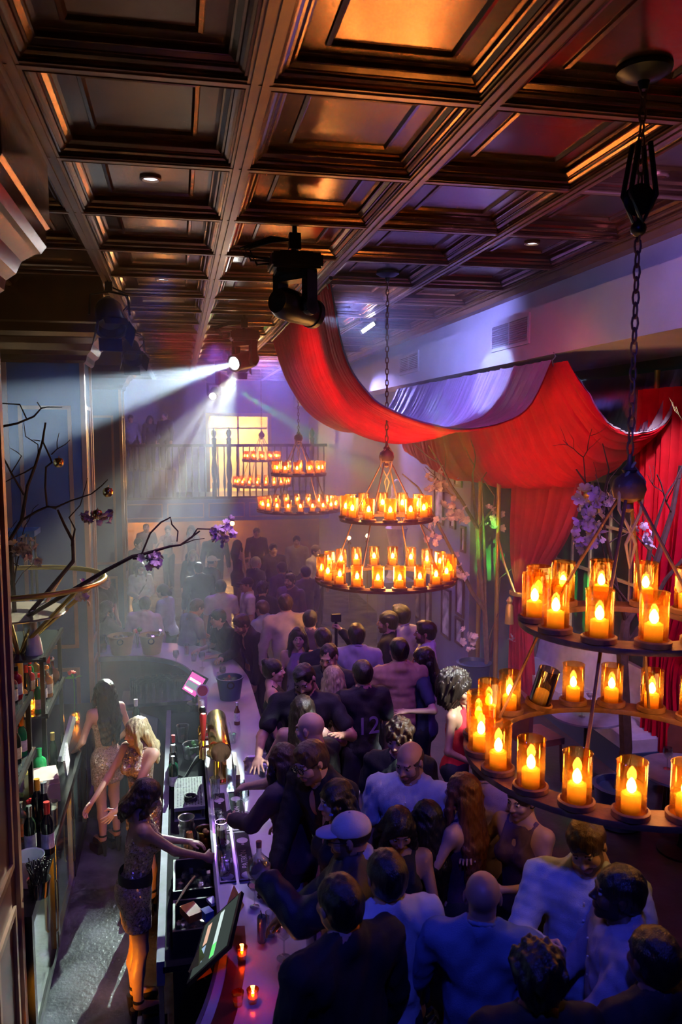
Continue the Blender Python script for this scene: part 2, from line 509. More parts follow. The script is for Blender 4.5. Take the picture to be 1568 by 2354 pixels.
# lit doorway behind the gallery
M_cream = mat('cream_paint', (0.8, 0.62, 0.36), 0.6, 0, 0.08, 2)
door = structure('door_1', MB().box(0.9, 1.02, YB - .06, YB + .1, 2.1, 4.72).box(2.98, 3.1, YB - .06, YB + .1, 2.1, 4.72).box(0.9, 3.1, YB - .06, YB + .1, 4.62, 4.74), M_cream)
structure('wall_anteroom', MB().box(0.6, 3.6, YB + 2.2, YB + 2.3, 1.9, 5.0).box(.5, .6, YB + .2, YB + 2.3, 1.9, 5.0).box(3.6, 3.7, YB + .2, YB + 2.3, 1.9, 5.0).box(.5, 3.7, YB + .2, YB + 2.3, 1.9, 2.05).box(.5, 3.7, YB + .2, YB + 2.3, 4.9, 5.0), M_cream)
MB().box(1.02, 2.98, YB + .12, YB + .16, 4.2, 4.26).box(1.96, 2.02, YB + .12, YB + .16, 2.05, 4.62).build('door_mullion', M_cream, door, smooth=False)
point('anteroom_lamp_light', (2.0, YB + 1.2, 4.0), (1.0, 0.66, 0.25), 330, 0.15)
# warm alcove under the gallery
M_warmwood = mat('warm_wood', (0.42, 0.2, 0.07), 0.4, 0, 0.2, 3)
alc = structure('wall_alcove', MB().box(-6.3, 4.4, 25.2, 25.3, 0, 1.95), M_warmwood)
point('alcove_lamp_light', (-1.2, 24.3, 1.35), (1.0, 0.45, 0.1), 60, 0.1)
point('alcove_lamp_light', (1.4, 24.3, 1.3), (1.0, 0.5, 0.15), 45, 0.1)
point('alcove_lamp_light', (-0.3, 20.6, 2.9), (1.0, 0.42, 0.1), 40, 0.1)
sc_ = empty('wall_sconce', (1.55, 24.2, 1.28), 'small glowing wall sconce under the far gallery', 'lamp')
MB().lathe([(.03, -.2), (.05, -.16), (.02, -.12), (.02, 0)], n=10).build('bracket', M_brass, sc_)
MB().ball((0, 0, .07), .07).build('globe', glow('warm_globe', (1, .6, .2), 14), sc_)

# haze that the beams show up in
hz = bpy.data.materials.new('thin_haze')
hz.use_nodes = True
hz.node_tree.nodes.clear()
ho = hz.node_tree.nodes.new('ShaderNodeOutputMaterial')
hv = hz.node_tree.nodes.new('ShaderNodeVolumeScatter')
hv.inputs['Color'].default_value = (0.9, 0.92, 1.0, 1)
hv.inputs['Density'].default_value = 0.036
hv.inputs['Anisotropy'].default_value = 0.0
hz.node_tree.links.new(hv.outputs[0], ho.inputs['Volume'])
haze = MB().box(-6.2, 4.38, 7.0, YB - .05, 0.02, 5.79).build('haze', hz, smooth=False)
tag(haze, 'thin theatrical haze filling the far half of the room', 'haze', kind='stuff')

# ------------------------------------------------------------------ ceiling fixtures
M_dl = glow('cool_downlight', (0.62, 0.72, 1.0), 9)
dl_ring = MB().lathe([(.075, .02), (.075, 0), (.058, -.006), (.05, .012)], n=20, cap=False).mesh('trim_ring', M_beam)
dl_lens = MB().lathe([(.052, .010), (.02, .004), (.0001, .004)], n=16, cap=False).mesh('lens', M_dl)
ZP = 5.904
DL = [((-.155, 5.955), 'recessed downlight in the dark coffer left of the central beam, nearest one'),
      ((-.155, 9.765), 'recessed downlight in the left coffer column above the hanging par lamps'),
      ((-.155, 17.385), 'recessed downlight in the left coffer column beyond the par lamps'),
      ((3.31, 7.225), 'recessed downlight beside the right plaster bulkhead above the grille'),
      ((3.31, 5.2), 'recessed downlight near the pulley of the nearest chandelier'),
      ((3.31, 12.305), 'recessed downlight beside the bulkhead above the red swag'),
      ((-2.47, 14.845), 'recessed downlight above the capital of the blue column, left one'),
      ((-1.315, 16.115), 'recessed downlight above the capital of the blue column, right one'),
      ((-1.315, 22.465), 'small far downlight right of the blue column, beside the beam of white light'),
      ((-2.47, 22.465), 'small far downlight at the right edge of the blue column')]
for (p, lab) in DL:
    d = empty('downlight', (p[0], p[1], ZP), lab, 'downlight', 'recessed ceiling downlights')
    link('trim_ring', dl_ring, d); link('lens', dl_lens, d)
d = empty('downlight', (-0.93, 5.42, 5.288), 'recessed downlight in the soffit of the nearest column capital', 'downlight', 'recessed ceiling downlights')
link('trim_ring', dl_ring, d); link('lens', dl_lens, d)

def moving_head(i, label):
    b, aim = MOVING_HEADS[i]
    o = empty('moving_head_light', b, label, 'stage light', 'moving head stage lights')
    MB().box(-.05, .05, -.04, .04, -.12, .012).box(-.018, .018, -.018, .018, 0, .118).lathe([(.03, -.16), (.03, -.1)], n=10).build('clamp', M_black, o, smooth=False)
    base = MB()
    for k, (sx, sy, z0, z1) in enumerate(((.20, .16, -.30, -.17), (.215, .175, -.28, -.19), (.17, .13, -.33, -.30), (.14, .11, -.17, -.15))):
        base.box(-sx, sx, -sy, sy, z0, z1)
    base.build('base', M_black, o, smooth=False)
    d = (Vector(aim) - head_pivot(i)).normalized()
    yaw = math.atan2(d.y, d.x)
    mz = Matrix.Rotation(yaw, 3, 'Z')
    for s in (-1, 1):
        mb = MB()
        mb.obox(mz @ Vector((0, s * .165, -.48)), (.13, .06, .34), mz)
        mb.lathe([(.075, -.03), (.085, 0), (.075, .03)], mz @ Vector((0, s * .165, -.60)), 14, mz @ Matrix.Rotation(R(90), 3, 'X'))
        mb.build('yoke_arm', M_black, o)
    MB().obox((0, 0, -.355), (.15, .37, .06), mz).build('yoke_bridge', M_black, o, smooth=False)
    q = between((0, 0, 0), d)
    body = MB().lathe([(.02, -.24), (.10, -.23), (.13, -.16), (.135, -.03), (.125, .08), (.118, .20), (.128, .21), (.128, .26), (.10, .262), (.09, .245)], (0, 0, -.60), 22, q)
    head = body.build('lamp_head', M_black, o)
    MB().lathe([(.092, .246), (.05, .258), (.0001, .262)], (0, 0, -.60), 20, q, cap=False).build('lens', [glow('lens_white', (.75, .92, 1.0), 10), glow('lens_cool', (.8, .95, 1.0), 30), glow('lens_green', (.05, 1, .2), 12), glow('lens_cool', (.8, .95, 1.0), 30)][i], head)
    for k in range(3):
        a = R(150 + 25 * k)
        MB().tube([(.15 * math.cos(a), .13 * math.sin(a), -.22), (-.32 - .05 * k, .02 * k, -.26 + .04 * k), (-.38 - .04 * k, 0.05, -.12), (-.2, .02, -.06 + .02 * k), (-.04, 0, -.04)], .011, 6).build('cable', M_matte, o)
    return o
moving_head(0, 'nearest moving head stage light, teal lens, above the red swag')
moving_head(1, 'moving head stage light throwing the wide white beam left')
moving_head(2, 'moving head stage light with a green lens')
moving_head(3, 'farthest moving head stage light throwing white rays down')

def par_can(loc, aim, label):
    o = empty('par_lamp', loc, label, 'stage light', 'par lamps hung from the ceiling')
    L0 = Vector(loc)
    MB().box(-.04, .04, -.04, .04, -.1, .012).box(-.015, .015, -.015, .015, 0, .118).build('clamp', M_black, o, smooth=False)
    d = (Vector(aim) - L0).normalized()
    q = between((0, 0, 0), d)
    c = Vector((0, 0, -.36))
    MB().lathe([(.05, -.2), (.11, -.17), (.15, -.1), (.155, .0), (.165, .17), (.185, .18), (.185, .2), (.15, .2), (.13, .1), (.0001, .06)], c, 20, q).build('housing', M_black, o)
    MB().tube([(0, 0, -.1), (-.2, 0, -.14), (-.22, 0, -.36)], .014, 6).tube([(0, 0, -.1), (.2, 0, -.14), (.22, 0, -.36)], .014, 6).build('yoke', M_black, o)
    mb = MB()
    for k in range(4):
        r4 = Matrix.Rotation(R(90 * k), 3, 'Z')
        mb.obox(c + q @ (r4 @ Vector((0, .19, .27))), (.26, .008, .15), q @ r4 @ Matrix.Rotation(R(-22), 3, 'X'))
    mb.build('barn_doors', M_black, o, smooth=False)
    MB().tube([(.02, 0, -.05), (.16, .05, -.1), (.22, .05, -.22), (.12, .02, -.34)], .010, 6).build('cable', M_matte, o)
    return o
par_can((-0.73, 9.45, 5.8), (0.3, 6.0, 1.0), 'black par lamp with barn doors, nearer of the two on the left beam')
par_can((-0.73, 13.5, 5.8), (0.6, 9.0, 1.0), 'black par lamp with barn doors, farther of the two on the left beam')
w0 = par_can((1.15, 14.9, 5.8), (-0.5, 6.6, 0.6), 'black par lamp on the central coffers behind the red swag')
ls = empty('strip_light', (2.79, 11.75, 5.72), 'short bright white strip light above the red swag', 'stage light')
MB().box(-.12, .12, -.05, .05, .05, .09).build('bracket', M_black, ls, smooth=False)
mr = Matrix.Rotation(R(-35), 3, 'Y')
MB().obox((0, 0, -.04), (.26, .07, .07), mr).build('housing', M_black, ls, smooth=False)
MB().obox((0, -.045, -.05), (.22, .02, .05), mr).build('tube', glow('white_tube', (.82, .88, 1.0), 40), ls, smooth=False)

# grilles in the bulkhead
def grille(y0, y1, label, fins):
    o = empty('air_grille', (3.87, (y0 + y1) / 2, 5.29), label, 'air vent')
    h = (y1 - y0) / 2
    mb = MB()
    for (a, b, c, d) in ((-h, h, .13, .17), (-h, h, -.17, -.13), (-h, -h + .04, -.13, .13), (h - .04, h, -.13, .13), (-.012, .012, -.13, .13)):
        mb.box(-.02, 0.0, a, b, c, d)
    mb.build('frame', M_bulk, o, smooth=False)
    MB().box(-.003, 0.0, -h + .03, h - .03, -.13, .13).build('backing', M_matte, o, smooth=False)
    sl = MB().obox((0, 0, 0), (.022, 2 * h - .08, .007), Matrix.Rotation(R(35), 3, 'Y')).mesh('slat', M_bulk, False)
    for k in range(fins): link('slat', sl, o, (-.011, 0, -.115 + .23 * k / (fins - 1)))
grille(8.44, 9.55, 'pale slatted air grille in the right bulkhead, nearer one', 10)
grille(12.65, 13.8, 'darker air grille in the right bulkhead, farther one', 9)

# ------------------------------------------------------------------ chandeliers
M_flame = glow('lamp_filament', (1.0, 0.60, 0.20), 60)
M_flame.cycles.emission_sampling = 'NONE'
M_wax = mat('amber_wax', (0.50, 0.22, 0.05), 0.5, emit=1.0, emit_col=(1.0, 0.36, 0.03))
_nt = M_wax.node_tree                      # candle glow painted into the wax: bright under the flame, fading downwards
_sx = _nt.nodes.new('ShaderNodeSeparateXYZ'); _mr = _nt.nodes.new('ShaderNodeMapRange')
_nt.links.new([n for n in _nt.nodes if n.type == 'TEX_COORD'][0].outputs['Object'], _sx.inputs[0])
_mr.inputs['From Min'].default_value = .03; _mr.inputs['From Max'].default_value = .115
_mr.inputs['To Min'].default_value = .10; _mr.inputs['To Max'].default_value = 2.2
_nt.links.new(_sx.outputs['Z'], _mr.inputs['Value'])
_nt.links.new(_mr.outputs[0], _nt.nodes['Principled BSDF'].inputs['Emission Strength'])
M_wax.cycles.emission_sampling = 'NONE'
cup_me = MB().lathe([(.074, 0), (.085, .004), (.085, .028), (.074, .034), (.068, .018)], n=18).mesh('candle_lamp', M_rust)
gl_me = MB().lathe([(.066, .02), (.066, .25)], n=20, cap=False).lathe([(.0665, .25), (.069, .253), (.0665, .256)], n=20, cap=False).mesh('glass_shade', M_amberglass)
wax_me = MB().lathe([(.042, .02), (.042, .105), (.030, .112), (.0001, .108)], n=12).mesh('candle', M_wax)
fl_me = MB().lathe([(.008, .108), (.019, .120), (.022, .138), (.016, .158), (.005, .175)], n=8).mesh('flame_bulb', M_flame)
dark_me = MB().lathe([(.066, .02), (.066, .25)], n=20, cap=False).mesh('glass_shade', glass('smoked_glass', (.30, .2, .16), .2))

def chain(z0, z1, mb=None):
    mb = mb or MB()
    n = max(2, int((z1 - z0) / .062)); k = 0
    for k in range(n):
        z = z0 + (z1 - z0) * (k + .5) / n
        a = R(90 * (k % 2))
        pts = []
        for j in range(8):
            t = 2 * math.pi * j / 8
            u = .017 * math.cos(t)
            pts.append((u * math.cos(a), u * math.sin(a), z + .040 * math.sin(t)))
        mb.tube(pts, .006, 5, closed=True)
    return mb
def chandelier(x, y, zl, label, unlit=(), spin=0.0, pulley=False, watts=60, nl=3):
    o = empty('chandelier', (x, y, zl), label, 'chandelier', 'two tier ring chandeliers')
    RL, RU, HU, HH = .745, .465, .70, 1.40
    ring = lambda Rm, z: MB().lathe([(Rm - .075, z - .03), (Rm + .075, z - .03), (Rm + .078, z - .01), (Rm + .075, z), (Rm - .075, z), (Rm - .078, z - .01), (Rm - .075, z - .03)], n=56, cap=False)
    ring(RL, 0).build('lower_ring', M_rust, o)
    ring(RU, HU).build('upper_ring', M_rust, o)
    for k in range(4):
        a = R(45 + 90 * k) + spin
        ca, sa = math.cos(a), math.sin(a)
        MB().tube([(.05 * ca, .05 * sa, HH - .05), ((RU - .06) * ca, (RU - .06) * sa, HU), ((RL - .05) * ca, (RL - .05) * sa, 0)], .009, 6).build('rod', M_rust, o)
    MB().lathe([(.01, -.12), (.03, -.1), (.02, -.07), (.075, -.045), (.088, .0), (.075, .05), (.03, .085), (.04, .1), (.015, .13), (.012, .18)], (0, 0, HH), 18).build('hub', M_rust, o)
    top = 5.912 - zl
    chain(HH + .18, top - .06).build('chain', M_rust, o)
    MB().lathe([(.02, -.10), (.03, -.06), (.09, -.045), (.13, -.02), (.135, 0), (.0001, .004)], (0, 0, top), 22).build('ceiling_canopy', M_black, o)
    rp = [(0.02, -.02, HH + .14), (-.07, -.03, HH + .02), (-.075, -.04, HH - .1), (-.02, -.05, HH - .2), (.02, -.05, HH - .28), (-.01, -.05, HH - .4), (-.035, -.05, HH - .28), (0.0, -.05, HH - .2), (.04, -.05, HH - .12), (.07, -.03, HH + .04), (0.02, 0, HH + .12)]
    MB().tube(rp, .0085, 6).build('knotted_cord', mat('jute_cord', (.62, .42, .2), .8), o)
    if pulley:
        pb = MB().lathe([(.06, -.025), (.075, -.02), (.05, 0), (.075, .02), (.06, .025)], (0, 0, top - .62), 18, Matrix.Rotation(R(90), 3, 'X'))
        pb.tube([(-.03, .03, top - .35), (-.07, .035, top - .6), (0, .035, top - .74), (.07, .035, top - .6), (.03, .03, top - .35)], .013, 6)
        pb.tube([(-.03, -.03, top - .35), (-.07, -.035, top - .6), (0, -.035, top - .74), (.07, -.035, top - .6), (.03, -.03, top - .35)], .013, 6)
        pb.ball((0, 0, top - .76), .04)
        pb.build('pulley_block', M_black, o)
    for (n, Rm, z, base) in ((20, RL, 0, 0), (12, RU, HU, 100)):
        for k in range(n):
            a = 2 * math.pi * (k + .5) / n + spin
            off = (base + k) in unlit
            lamp = link('candle_lamp', cup_me, o, (Rm * math.cos(a), Rm * math.sin(a), z))
            if off and base + k == unlit[0] and pulley:
                lamp.rotation_euler = (R(9), R(12), 0)
            link('glass_shade', dark_me if off else gl_me, lamp)
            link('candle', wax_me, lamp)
            if not off: link('flame_bulb', fl_me, lamp)
    for k in range(nl):
        a = R(20 + 360 / nl * k)
        point('candle_light', (x + RL * .8 * math.cos(a), y + RL * .8 * math.sin(a), zl + .17), (1.0, .50, .14), watts * .6 / nl, .12)
        point('candle_light', (x + RU * .8 * math.cos(a), y + RU * .8 * math.sin(a), zl + HU + .17), (1.0, .50, .14), watts * .4 / nl, .12)
    return o
chandelier(2.27, 3.72, 2.45, 'nearest two tier iron ring chandelier, partly cut off at the right', (5, 16), 0.0, True, 18, 3)
chandelier(2.33, 8.85, 2.45, 'middle two tier iron ring chandelier below the near end of the red swag', (8,), 0.1, False, 140, 3)
chandelier(2.30, 15.5, 2.60, 'third two tier iron ring chandelier in front of the gallery', (), 0.05, False, 75, 1)
chandelier(2.27, 22.3, 2.62, 'farthest and smallest looking two tier ring chandelier by the lit door', (), 0.2, False, 50, 1)

# little bare picture lamps on the far right
for k, (p, lab) in enumerate((((3.85, 18, 1.63), 'tiny warm lamp glowing behind the middle chandelier, left one'), ((4.17, 17.5, 1.74), 'tiny amber lamp glowing behind the middle chandelier, right one'))):
    o = empty('wall_lamp', (p[0], p[1], p[2]), lab, 'lamp')
    MB().lathe([(.05, -.12), (.06, -.1), (.03, -.05), (.02, 0)], n=10).tube([(0, 0, -.1), (0, 0, -p[2])], .012, 6).build('stem', M_brass, o)
    MB().ball((0, 0, .03), .045).build('globe', glow('warm_globe', (1, .6, .2), 14), o)

# ------------------------------------------------------------------ drapes and curtains
def interp(pts, s):
    n = len(pts) - 1
    # cumulative-length parameter with a smooth (Catmull-Rom) pass
    t = s * n
    i = min(int(t), n - 1); f = t - i
    P_ = [Vector(pts[max(0, min(n, i + k))]) for k in (-1, 0, 1, 2)]
    return 0.5 * ((2 * P_[1]) + (P_[2] - P_[0]) * f + (2 * P_[0] - 5 * P_[1] + 4 * P_[2] - P_[3]) * f * f + (3 * P_[1] - P_[0] - 3 * P_[2] + P_[3]) * f ** 3)
def sheet(fn, nu, nv, thick=0.0):
    mb = MB()
    vs = [fn(i / nu, j / nv) for j in range(nv + 1) for i in range(nu + 1)]
    fs = [(j * (nu + 1) + i, j * (nu + 1) + i + 1, (j + 1) * (nu + 1) + i + 1, (j + 1) * (nu + 1) + i) for j in range(nv) for i in range(nu)]
    return mb.add(vs, fs)
def folds(t, amp, seed, n=7):
    r = random.Random(seed); v = 0
    for k in range(n):
        v += math.sin(t * r.uniform(18, 150) + r.uniform(0, 6.28)) * r.uniform(.3, 1) / (1 + .35 * k)
    return v * amp
near = [(1.61, 8.6, 5.72), (1.72, 8.35, 4.90), (1.95, 8.2, 4.47), (2.18, 8.1, 4.29), (2.5, 8.05, 4.16), (2.85, 8.0, 4.09), (3.29, 7.95, 4.16), (3.64, 7.9, 4.37), (3.87, 7.85, 4.88)]
far_ = [(1.65, 14.2, 5.72), (1.81, 14.1, 5.15), (2.05, 14.0, 4.7), (2.3, 14.0, 4.43), (2.66, 14.0, 4.22), (3.0, 14.0, 4.14), (3.35, 14.0, 4.2), (3.66, 14.0, 4.42), (3.87, 13.9, 4.88)]
def pleat(ph):
    return (1 - abs(math.sin(ph))) ** 2.5
def fold_depth(t, s, seed):
    a = 0.0
    a += .050 * pleat(34 * t + 1.6 * math.sin(t * 11 + seed) + .5 * math.sin(3 * s + t * 17))
    a += .026 * pleat(79 * t + 2.0 * math.sin(t * 19 + 2 * seed) + .7 * math.sin(4 * s + 9 * t))
    a += .010 * pleat(190 * t + 2.5 * math.sin(t * 37) + .6 * math.sin(5 * s))
    return a + folds(t, .012, seed, 4)
def swag(lift, seed):
    def fn(t, s):
        a, b = interp(near, s), interp(far_, s)
        p = a.lerp(b, t)
        e = 1e-3
        q = interp(near, min(1, s + e)).lerp(interp(far_, min(1, s + e)), t) - interp(near, max(0, s - e)).lerp(interp(far_, max(0, s - e)), t)
        n = Vector((-q.z, 0, q.x)).normalized()
        env = .45 + .55 * math.sin(math.pi * min(1, max(0, s)))
        sag = -.10 * math.sin(math.pi * s) * math.sin(math.pi * t) + .06 * math.sin(t * 9 + 1) * math.sin(math.pi * s)
        return p + n * (fold_depth(t, s, seed) * env + lift) + Vector((0, 0, sag))
    return fn
dr = empty('swag_drape', (2.7, 11.0, 4.1), 'big red fabric swag slung from the ceiling beam to the bulkhead', 'drape')
def at_origin(o, par):
    o.parent = par; o.matrix_parent_inverse = Matrix.Translation(par.location).inverted(); return o
at_origin(sheet(swag(0.0, 3), 640, 36).build('red_fabric', M_red), dr)
at_origin(sheet(swag(0.018, 3), 640, 36).build('violet_sheen_layer', mat('violet_sheen_satin', (.40, .28, .55), .42, 0, .1, 6, .1, 60)), dr)  # added layer, lavender light on the fabric's upper side painted as its colour
at_origin(MB().tube([(1.60, 8.4, 5.74), (1.655, 14.3, 5.74)], .022, 8).build('batten', M_black), dr)
hk = MB()
for (a, b) in (((1.61, 8.6, 5.81), (1.61, 8.6, 5.66)), ((3.87, 7.85, 4.97), (3.87, 7.85, 4.82))):
    A, B = Vector(a), Vector(b)
    hk.tube([A, A.lerp(B, .3) + Vector((.02, 0, 0)), A.lerp(B, .6) + Vector((-.02, 0, 0)), B], .008, 6)
at_origin(hk.build('hook', M_steel), dr)

lowz = [(7.3, 4.10), (7.7, 3.86), (8.2, 3.62), (8.9, 3.46), (9.8, 3.38), (10.8, 3.33), (11.7, 3.40), (12.6, 3.5), (13.4, 3.62), (14.2, 3.75)]
def swag2(lift, seed):
    def fn(t, s):
        i = t * (len(lowz) - 1)
        q = interp([(y, z, 0) for y, z in lowz], t)
        y, zl = q[0], q[1]
        wr = 5.22 if y < 11.2 else max(4.36, 5.22 - (y - 11.2) * 3)
        xl = 3.90
        x = xl + (wr - xl) * s
        top_l = 4.86
        top_r = 4.80
        u = 2 * s - 1
        prof_ = abs(u) ** 2.6
        zt = top_l if u < 0 else top_r
        d = 1.3 * fold_depth(t + .10 * s, s, seed) * (1 - abs(u) ** 4)
        yy = y - .35 * (1 - prof_) * (1 - t) * 0.0
        slope = (zt - zl) * 2.6 * abs(u) ** 1.6 * (1 if u > 0 else -1) * 2 / (wr - xl)
        nn = Vector((-slope, 0, 1)).normalized()
        return Vector((x, yy + .3 * (1 - t) * prof_, zl + (zt - zl) * prof_)) + nn * (d + lift * (1 - abs(u) ** 5))
    return fn
dr2 = empty('swag_drape', (4.4, 10.0, 3.4), 'second red fabric swag hanging in the recess over the window curtains', 'drape')
at_origin(sheet(swag2(0, 9), 600, 36).build('red_fabric', M_red), dr2)
at_origin(sheet(swag2(.018, 9), 600, 36).build('violet_sheen_layer', MATS['violet_sheen_satin']), dr2)  # same added layer, lavender sheen put into its colour

def curtain(name, label, keys, m, seed, npl=16, amp=.045, x=4.5):
    """keys: (z, y0, y1) rows from the top down"""
    r = random.Random(seed)
    def fn(t, s):
        q = interp([(a, b, c) for a, b, c in keys], s)
        z, y0, y1 = q
        wdt = abs(y1 - y0)
        a = amp * (.5 + .5 * min(1, wdt / 1.4))
        ph = t * npl * 2 * math.pi
        return Vector((x + a * math.sin(ph) + .4 * a * math.sin(ph * .37 + 2 * s), y0 + (y1 - y0) * t, z))
    o = empty(name, (x, (keys[-1][1] + keys[-1][2]) / 2, 0.0), label, 'curtain')
    at_origin(sheet(fn, npl * 8, 40).build('pleated_fabric', m), o)
    return o
cA = curtain('window_curtain', 'dusty red pleated curtain tied back beside the tall window', [(3.75, 8.5, 10.5), (3.3, 8.65, 10.5), (2.8, 9.0, 10.5), (2.3, 9.55, 10.45), (1.92, 9.98, 10.3), (1.6, 9.9, 10.42), (.8, 9.75, 10.45), (.02, 9.7, 10.45)], M_redin, 4, 15, .05, 4.62)
tb = MB().lathe([(.17, -.03), (.18, 0), (.17, .03)], (4.62, 10.14, 1.92), 18, cap=False)
tb.tube([(4.5, 10.1, 1.92), (4.42, 10.3, 2.3), (4.40, 10.5, 2.65)], .018, 6)
tb.lathe([(.012, .1), (.045, .04), (.03, 0), (.05, -.03), (.065, -.28)], (4.42, 10.1, 1.78), 10)
at_origin(tb.build('tieback_cord_and_tassel', M_gold), cA)
curtain('window_curtain', 'bright red pleated curtain behind the nearest chandelier', [(4.6, 5.4, 8.1), (3.6, 5.5, 8.1), (2.8, 5.8, 8.05), (2.2, 6.2, 7.95), (1.7, 6.9, 7.7), (1.0, 6.8, 7.75), (.02, 6.75, 7.8)], M_red, 5, 20, .05, 5.02)

# window in the recess
M_mull = mat('cream_mullion', (.70, .66, .42), .4)
win = structure('window_1', MB().box(5.22, 5.30, 7.9, 8.02, .35, 3.6).box(5.22, 5.30, 10.9, 11.02, .35, 3.6).box(5.22, 5.3, 8.02, 10.9, 3.5, 3.6).box(5.22, 5.3, 8.02, 10.9, .35, .45), M_mull)
for k in range(1, 6):
    MB().box(5.235, 5.27, 8.02 + k * .48 - .018, 8.02 + k * .48 + .018, .45, 3.5).build('mullion', M_mull, win, smooth=False)
for z in (1.2, 2.33, 2.95):
    MB().box(5.23, 5.275, 8.02, 10.9, z - .018, z + .018).build('glazing_bar', M_mull, win, smooth=False)
gw = MATS.get('dark_pane') or mat('dark_pane', (.05, .07, .08), .06, 0, .3, 2)
pz = [.45, 1.2, 2.33, 2.95, 3.5]
for k in range(6):
    for j in range(4):
        MB().box(5.262, 5.27, 8.02 + k * .48 + .018, 8.02 + (k + 1) * .48 - .018, pz[j] + .018, pz[j + 1] - .018).build('pane', gw, win, smooth=False)

# tall gilded poles at the recess
for k, (x, y) in enumerate(((4.42, 11.25), (4.42, 10.55), (5.08, 7.85), (4.5, 11.45))):
    p = MB().lathe([(.05, 0), (.06, .03), (.035, .06), (.032, 2.2), (.042, 2.24), (.032, 2.28), (.03, 4.8)], n=12).build('gilded_pole', M_gold, None, (x, y, 0))
    tag(p, ['slim gilded pole left of the tied-back curtain, at the blue wall corner', 'slim gilded pole against the dusty red curtain edge', 'slim gilded pole behind the nearest chandelier cord', 'slim gilded pole at the end of the picture wall'][k], 'pole')

# pictures on the blue wall
M_paper = mat('grey_photo_paper', (.55, .55, .62), .5, 0, .75, 5)
FD = ['topmost one under the red swag', 'small one below the topmost', 'narrow upright one at mid height', 'large one above the lowest', 'lowest one at the corner', 'tallest of the lower row', 'slim one in the lower row', 'leftmost one near the chandelier', 'tall dark one left of the topmost']
for k, (p, w_, h_) in enumerate((((4.39, 12.13, 3.56), .34, .62), ((4.39, 12.36, 2.73), .26, .36), ((4.39, 11.86, 2.44), .2, .42), ((4.39, 11.97, 1.49), .36, .62), ((4.39, 11.99, 0.92), .34, .44), ((4.39, 12.64, 1.08), .46, .85), ((4.39, 13.62, 0.96), .32, .7), ((4.39, 14.36, 0.97), .5, .75), ((4.39, 13.09, 3.14), .5, 1.2))):
    o = empty('picture_frame', (4.40, p[1], p[2]), 'framed picture on the blue wall, ' + FD[k], 'picture', 'pictures on the right wall')
    w2, h2 = w_ / 2, h_ / 2
    mb = MB()
    for (a, b, c, d) in ((-w2, w2, h2 - .04, h2), (-w2, w2, -h2, -h2 + .04), (-w2, -w2 + .04, -h2 + .04, h2 - .04), (w2 - .04, w2, -h2 + .04, h2 - .04)):
        mb.box(-.035, 0, a, b, c, d)
    mb.build('frame', M_mahog, o, smooth=False)
    MB().box(-.015, 0, -w2 + .04, w2 - .04, -h2 + .04, h2 - .04).build('print', M_paper, o, smooth=False)
ped = MB().lathe([(.16, 0), (.2, .05), (.16, .12), (.13, .6), (.2, .95), (.22, 1.0), (.12, 1.08), (.18, 1.25), (.17, 1.5), (.1, 1.62), (.11, 1.78), (.06, 1.9), (.02, 1.93)], n=14)
o = ped.build('plaster_bust', mat('white_plaster', (.75, .75, .8), .6), None, (4.05, 14.6, 1.3)); tag(o, 'pale plaster bust on a bracket between the pictures and the branches', 'statue')
br = MB().box(-.3, .3, -.3, .3, -1.3, 0).build('pedestal', M_wall, o, smooth=False)

# ------------------------------------------------------------------ branches
def limb(mb, pts, r0, r1, n=6):
    m = len(pts)
    mb.tube(pts, [r0 + (r1 - r0) * i / (m - 1) for i in range(m)], n)
def twigs(mb, base, d, length, r, depth, rng, tips):
    pts = [Vector(base)]; d = Vector(d).normalized()
    n = 4
    for k in range(n):
        d = (d + Vector((rng.uniform(-.3, .3), rng.uniform(-.3, .3), rng.uniform(-.18, .28)))).normalized()
        pts.append(pts[-1] + d * length / n)
    limb(mb, pts, r, r * .55, 5)
    tips.append(pts[-1])
    if depth > 0:
        for k in range(rng.randint(2, 3)):
            b = pts[rng.randint(1, n)]
            dd = (d + Vector((rng.uniform(-.9, .9), rng.uniform(-.9, .9), rng.uniform(-.4, .7)))).normalized()
            twigs(mb, b, dd, length * rng.uniform(.5, .75), r * .55, depth - 1, rng, tips)
pet = MB()
for k in range(5):
    a = 2 * math.pi * k / 5
    ca, sa = math.cos(a), math.sin(a)
    rows = [(.004, .003, .0), (.016, .013, .006), (.029, .018, .012), (.039, .013, .017), (.043, .004, .018)]
    vs = []
    for r_, w_, z_ in rows:
        for q_ in (-1, 0, 1):
            vs.append((r_ * ca - q_ * w_ * sa, r_ * sa + q_ * w_ * ca, z_ + (.005 if q_ else 0)))
    pet.add(vs, [(i_ * 3 + q_, i_ * 3 + q_ + 1, i_ * 3 + q_ + 4, i_ * 3 + q_ + 3) for i_ in range(4) for q_ in range(2)])
pet.ball((0, 0, .008), .008, 6, 4)
pet_me = pet.mesh('blossom', M_petal)
def blossoms(par, c, n, rad, rng, scale=1.0):
    for k in range(n):
        o = link('blossom', pet_me, par, Vector(c) - par.location + Vector((rng.gauss(0, rad), rng.gauss(0, rad), rng.gauss(0, rad))), (rng.uniform(0, 6.3), rng.uniform(0, 6.3), rng.uniform(0, 6.3)))
        s = scale * rng.uniform(.8, 1.3); o.scale = (s, s, s)
rng = random.Random(21)
def strokes(mb, lines):
    for pts, r0, r1 in lines:
        limb(mb, pts, r0, r1)
